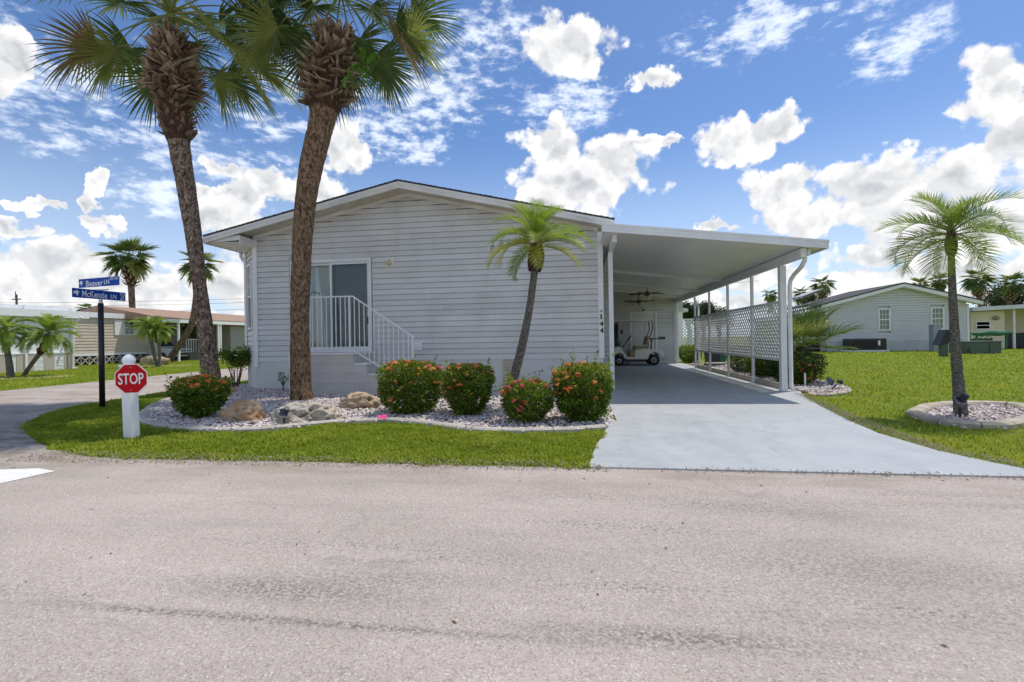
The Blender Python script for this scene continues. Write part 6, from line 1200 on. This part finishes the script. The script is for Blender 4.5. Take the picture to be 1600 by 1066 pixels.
t = thing('transformer_box', 'wide low green utility cabinet on the right lawn near the cream house', 'utility cabinet', (tx, ty, 0)); b = MB(); b.box(tx-w, tx+w, ty, ty+1.2, 0, h*.92); b.build('cabinet', M['green'], t, bevel=.02); b = MB(); b.box(tx-w-.03, tx+w+.03, ty-.04, ty+1.24, h*.922, h); b.build('lid', M['green'], t, bevel=.02); b = MB(); b.box(tx+w*.3, tx+w*.3+.03, ty-.015, ty-.001, .05, h*.85); b.box(tx-w*.9, tx-w*.9+.12, ty-.02, ty-.001, .04, .3); b.build('door_seam', M['black'], t)
# cream house
CYY = 37.5; cx0 = PY(1517, 520, CYY)[0]; cx1 = PY(1570, 520, CYY)[0]; cx2 = 46; zc = PY(1540, 487, CYY)[1]
t = thing('neighbour_house', 'cream flat roofed house with an open porch at the right edge', 'house', (cx0+3, CYY, 0)); wz = (PY(1540, 515, CYY)[1], PY(1540, 502, CYY)[1]); wx = (PY(1524, 508, CYY)[0], PY(1547, 508, CYY)[0])
b = MB(); b.box(cx0, cx1, CYY, CYY+12, 0, zc); b.box(cx1, cx2, CYY+3, CYY+12, 0, zc+.4); b.build('wall', M['cream'], t)
sash_window(t, (cx0, CYY), (cx1, CYY), wx[0]-cx0, wx[1]-cx0, wz[0], wz[1], 0, 0, M['white'], M['winglass'], fw=.06)
b = MB(); ry = .042; b.prismY([(cx0-.4, zc+.02), (cx2, zc+.02+ry*(cx2-cx0)), (cx2, zc+.3+ry*(cx2-cx0)), (cx0-.4, zc+.28)], CYY-.8, CYY+12); b.build('roof', M['roofpan'], t); b = MB(); b.prismY([(cx1+.3, 0), (cx1+.42, 0), (cx1+.42, zc+.1), (cx1+.3, zc+.1)], CYY-.3, CYY-.2); b.build('porch_post', M['white'], t)
lx_, lz_ = PY(1557, 497, CYY-.1); b = MB(); b.lathe((lx_, CYY-.08, lz_-.15), [(.05, 0), (.2, .1), (.2, .2), (.06, .3)], 10); b.build('wall_plaque', M['taupe'], t)
b = MB(); b.box(cx1+.5, cx2, CYY+2.2, CYY+2.9, 0, 1.05); o = b.build('porch_furniture', M['blackplastic'], bevel=.05); tag(o, 'dark furniture under the porch of the cream house', 'furniture')
dx0, dx1 = PY(1518, 528, CYY-1)[0], PY(1552, 528, CYY-1)[0]; t = thing('decorative_block_screen', 'low patterned white block screen in front of the cream house', 'screen', ((dx0+dx1)/2, CYY-1, 0)); zd0, zd1 = .3, PY(1535, 522, CYY-1)[1]
b = MB(); b.box(dx0, dx1, CYY-.95, CYY-.9, 0, zd1-.05); b.build('backing', M['wood'], t); n = 4; ww = (dx1-dx0)/n
for i in range(n): b = MB(); x = dx0+i*ww; b.bar((x+.05, CYY-1, zd1-ww+.05), (x+ww-.05, CYY-1, zd1-.05), .08, .09, up=(1, 0, 0)); b.bar((x+.05, CYY-1.01, zd1-.05), (x+ww-.05, CYY-1.01, zd1-ww+.05), .08, .09, up=(1, 0, 0)); b.box(x, x+.08, CYY-1.05, CYY-.96, zd1-ww, zd1); b.box(x+.08, x+ww, CYY-1.05, CYY-.96, zd1-.07, zd1); b.build('block', M['white'], t)
cxx, czz = PY(1549, 521, CYY-1.6); b = MB(); n = 14; b.tube([(cxx-1.3+2.6*i/n, CYY-1.6, czz+.03*math.cos(i)) for i in range(n+1)], [.02+.17*math.sin(PI*i/n)**.6 for i in range(n+1)], 10); b.v = [(x, y, czz+(z-czz)*.9) for x, y, z in b.v]; b.box(cxx-.9, cxx-.82, CYY-1.65, CYY-1.55, 0, czz-.1); b.box(cxx+.82, cxx+.9, CYY-1.65, CYY-1.55, 0, czz-.1); o = b.build('upturned_canoe', M['bingreen'], smooth=False); tag(o, 'green upturned canoe on stands in front of the cream house', 'canoe')

# ------------------------------------------------------------------ houses across the lane on the left
# brick and white screened carport (wall runs along the lane, facing right)
t = thing('screened_carport', 'white panelled carport with low tan brick wall and pierced white blocks at the far left', 'carport', (-26.2, 18.5, 0))
WX = -26.2; ya = 15.5; yb = PX(112, 560, WX)[0]; zb_ = PX(60, 553, WX)[1]; ztop = PX(60, 512, WX)[1]
blk = [PX(px, 566, WX)[0] for px in (18, 26, 53.5, 69, 85.5, 100.5)]; blk = [(blk[0], blk[1]), (blk[2], blk[3]), (blk[4], blk[5])]
prev = ya
for (a, c) in blk+[(yb, yb)]:
    b = MB(); b.box(WX-.25, WX, prev, a, 0, zb_); b.build('brick_wall', M['brick'], t); prev = c
for (a, c) in blk:
    n = 2; hh = zb_/3
    b = MB(); b.box(WX-.24, WX-.2, a, c, 0, zb_); b.build('backing', M['ventdark'], t)
    for k in range(3):
        q = MB(); z0, z1 = k*hh, (k+1)*hh; w_ = .055; q.box(WX-.18, WX-.02, a, a+w_, z0, z1); q.box(WX-.18, WX-.02, c-w_, c, z0, z1); q.box(WX-.18, WX-.02, a+w_, c-w_, z0, z0+w_); q.box(WX-.18, WX-.02, a+w_, c-w_, z1-w_, z1)
        q.bar((WX-.1, a+w_, z0+w_), (WX-.1, c-w_, z1-w_), .15, .05); q.bar((WX-.1, a+w_, z1-w_), (WX-.1, c-w_, z0+w_), .151, .05); m_ = (a+c)/2; q.box(WX-.17, WX-.03, m_-.025, m_+.025, z0+w_, z1-w_); q.box(WX-.17, WX-.03, a+w_, c-w_, (z0+z1)/2-.025, (z0+z1)/2+.025); q.build('pierced_block', M['white'], t)
b = MB(); b.box(WX-.12, WX-.06, ya, yb, zb_+.05, 3.2); b.build('screen_panel', M['whitemetal'], t)
b = MB(); b.box(WX-.2, WX+.02, ya, yb, zb_, zb_+.05); b.build('sill', M['white'], t)
for px in (40, 113): y = PX(px, 566, WX)[0]; b = MB(); b.box(WX-.02, WX+.06, y-.05, y+.05, 0, 3.2); b.build('post', M['white'], t)
zf = PX(60, 490, WX+.3)[1]; b = MB(); yc = PX(137, 500, WX+.3)[0]; b.prismX([(ya-3, zf-.12), (yc, zf-.1), (yc, zf+.16), (ya-3, zf+.14)], WX-6, WX+.3); b.build('roof', M['roofpan'], t)
b = MB(); b.box(WX+.302, WX+.35, ya-3, yc+.05, zf-.16, zf+.2); b.build('fascia', M['white'], t)
b = MB(); y = PX(114, 560, WX+.15)[0]; b.tube([(WX+.7, y, zf-.1), (WX+.2, y, zf-.5), (WX+.15, y, .1), (WX+.4, y, .05)], .05, 6); b.build('downspout', M['white'], t)
# beige house
BXX = -30.0; y0 = PX(112, 560, BXX)[0]; y1 = PX(247, 560, BXX)[0]; ztb = PX(150, 496, BXX)[1]
t = thing('neighbour_house', 'beige lap sided house with white shuttered window across the lane', 'house', (BXX, (y0+y1)/2, 0))
zbs = .75
wy = (PX(192, 510, BXX)[0], PX(209, 510, BXX)[0]); wzz = (PX(200, 524, BXX)[1], PX(200, 501, BXX)[1]); 
boards(t, (BXX, y0), (BXX, y1), zbs, ztb, .19, M['beige'], joined=True, name='siding', proud=.03)
b = MB(); b.box(BXX-9, BXX-.02, y0, y1, 0, ztb); b.build('wall', M['beige'], t)
b = MB(); b.box(BXX-.012, BXX+.05, y0, y1, .58, zbs-.01); b.build('base_trim', M['white'], t)
n = int((y1-y0)/.5); b = MB(); b.box(BXX-.015, BXX+.0, y0, y1, 0, .575); b.build('foundation', M['ventdark'], t)
for i in range(n):
    q = MB(); a = y0+i*.5; q.bar((BXX+.03, a, .04), (BXX+.03, a+.5, .54), .05, .05); q.bar((BXX+.035, a, .54), (BXX+.035, a+.5, .04), .05, .05); q.box(BXX+.005, BXX+.06, a-.02, a+.02, 0, .575); q.build('pierced_block', M['edging'], t)
sash_window(t, (BXX+.03, y0), (BXX+.03, y1), wy[0]-y0, wy[1]-y0, wzz[0], wzz[1], 2, 2, M['white'], M['winglass'], fw=.08)
for a, c in ((wy[0]-.62, wy[0]-.04), (wy[1]+.04, wy[1]+.62)): b = MB(); b.box(BXX+.03, BXX+.08, a, c, wzz[0], wzz[1]); sh_o = b.build('shutter', M['white'], t)
b = MB(); b.prismX([(y0-.6, ztb), (y1+.4, ztb), (y1+.4, ztb+.25), (y0-.6, ztb+.25)], BXX-9, BXX+.10); b.build('roof', M['roofpan'], t)
b = MB(); b.box(BXX+.102, BXX+.15, y0-.6, y1+.4, ztb-.02, ztb+.3); b.build('fascia', M['white'], t)
for px, hh in ((183, 8), (193, 5)): y = PX(px, 490, BXX-3)[0]; b = MB(); b.tube([(BXX-3, y, ztb+.2), (BXX-3, y, ztb+.2+hh*.09)], .09, 8); b.build('vent_pipe', M['steel'], t)
# orange roofed house with open carport
OX = -27.2; y0 = PX(252, 540, OX)[0]; y1 = 44; zo = PX(345, 507, OX)[1]; zo2 = PX(345, 502, OX)[1]; HB = -31.0
t = thing('neighbour_house', 'grey house with rust orange shingle roof and open carport across the lane', 'house', (OX, 32, 0))
b = MB(); b.box(HB-.1, HB, y0+1, y1, 0, zo); b.build('back_wall', M['taupe'], t)
ys = PX(347, 540, OX-.6)[0]; b = MB(); b.box(OX-3.7, OX-.6, ys+.9, y1, 0, zo-.02); b.build('wall', M['taupe'], t)
boards(t, (OX-.598, ys+.9), (OX-.598, y1), .6, zo-.03, .2, M['taupe'], joined=True, name='siding')
b = MB(); b.box(OX-.15, OX+.02, y0, y1, zo, zo2+.05); b.build('fascia', M['white'], t)
zrg = PX(345, 491, HB)[1]
b = MB(); b.add([(OX+.03, y0, zo2+.052), (OX+.03, y1, zo2+.052), (HB-1, y1, zrg+.12), (HB-1, y0, zrg+.12), (HB-5, y1, zo2), (HB-5, y0, zo2), (OX+.03, y0, zo2), (OX+.03, y1, zo2)], [(0, 1, 2, 3), (3, 2, 4, 5), (0, 3, 5, 6), (1, 7, 4, 2), (0, 6, 7, 1)]); b.build('roof', M['orange'], t)
for px in (279, 341, 344.5): y = PX(px, 540, OX-.1)[0]; b = MB(); b.box(OX-.15, OX-.03, y-.06, y+.06, 0, zo); b.build('carport_post', M['white'], t)
ya_, yb_ = PX(291, 545, OX-.9)[0], PX(309, 545, OX-.9)[0]; b = MB(); b.box(OX-2.5, OX-.9, ya_+.3, ys+.6, 0, .62); b.build('porch_base', M['wood'], t)
b = MB(); zt2 = PX(300, 530, OX-.9)[1]; b.box(OX-.92, OX-.88, ya_, yb_+1.2, zt2-.04, zt2)
k = ya_
while k < yb_+1.2: b.box(OX-.91, OX-.89, k, k+.03, .62, zt2-.04); k += .22
o = b.build('porch_rail', M['white'], t); o['kind'] = 'stuff'
# white car nose showing in that carport
cy = PX(258, 555, OX-2.4)[0]
t = thing('parked_car', 'white car parked nose out in the shade of the orange roofed house carport', 'car', (OX-2.4, cy, 0)); 
def carbody(x0, cy):
    prof = [(0, .35), (0, .75), (-.15, .88), (-1.0, 1.02), (-1.75, 1.50), (-3.2, 1.52), (-4.0, 1.15), (-4.3, 1.05), (-4.35, .35)]
    b = MB(); secs = [(-.88, .93), (-.75, 1), (.75, 1), (.88, .93)]; n = len(prof); o = 0
    for yy, s in secs: b.v += [(x0+x*(1 if s == 1 else .985), cy+yy*(1 if z < 1.1 else .82), .3+(z-.3)*(s if z > 1.1 else 1)) for x, z in prof]
    for k in range(3):
        for j in range(n): b.f.append((k*n+j, (k+1)*n+j, (k+1)*n+(j+1) % n, k*n+(j+1) % n)); b.m.append(0)
    b.f += [tuple(range(n)), tuple(3*n+j for j in range(n))[::-1]]; b.m += [0, 0]; return b
b = carbody(OX-1.0, cy); b.build('body', M['carwhite'], t, bevel=.05)
x0 = OX-1.0
b = MB(); b.add([(x0-1.05, cy-.66, 1.07), (x0-1.05, cy+.66, 1.07), (x0-1.71, cy+.58, 1.50), (x0-1.71, cy-.58, 1.50)], [(0, 1, 2, 3)]); b.build('windscreen', M['winglass'], t)
b = MB(); b.box(x0-.02, x0+.012, cy-.5, cy+.5, .42, .62); b.box(x0-.02, x0+.012, cy-.6, cy+.6, .68, .78); b.build('grille', M['black'], t)
for s in (-1, 1):
    b = MB(); b.box(x0-.14, x0+.015, cy+s*.62-.14, cy+s*.62+.14, .66, .80); b.build('headlight', M['winglass'], t, bevel=.02)
    b = MB(); b.box(x0-1.2, x0-1.0, cy+s*.95-.08, cy+s*.95+.08, 1.0, 1.14); b.build('mirror', M['carwhite'], t)
    for xx in (-.8, -3.4):
        b = MB(); b.tube([(x0+xx, cy+s*.75, .33), (x0+xx, cy+s*.93, .33)], .33, 16); w_ = b.build('wheel', M['tyre'], t); b = MB(); b.tube([(x0+xx, cy+s*.931, .33), (x0+xx, cy+s*.94, .33)], .2, 12); b.build('rim', M['steel'], w_)
# utility pole and wires
d = ray(27, 540); tt = 80/FW.dot(d); ux, uy = d.x*tt, d.y*tt; t = thing('utility_pole', 'wooden utility pole with crossarm beyond the far left carport roof', 'utility pole', (ux, uy, 0)); zt3 = EYE+ray(27, 460).z*uy/ray(27, 460).y
b = MB(); b.tube([(ux, uy, 0), (ux, uy, zt3)], [.2, .14], 8); b.build('pole', M['wood'], t); b = MB(); b.box(ux-.9, ux+.9, uy-.06, uy+.06, zt3-.9, zt3-.75); b.tube([(ux-.2, uy, zt3-.7), (ux-.2, uy, zt3+.5)], .06, 6); b.build('crossarm', M['wood'], t)
for i, dz in enumerate((-.6, -3.0, -1.8)):
    b = MB(); b.tube([(ux-60+6*k, uy+10, zt3+dz-.02*(k-10)*(20-k)*.5+(.5 if i else 0)) for k in range(31)], .025, 4); o = b.build('power_line', M['blackplastic']); tag(o, 'thin power line strung past the utility pole, %s' % ('topmost', 'lowest', 'middle')[i], 'power line', 'power lines')
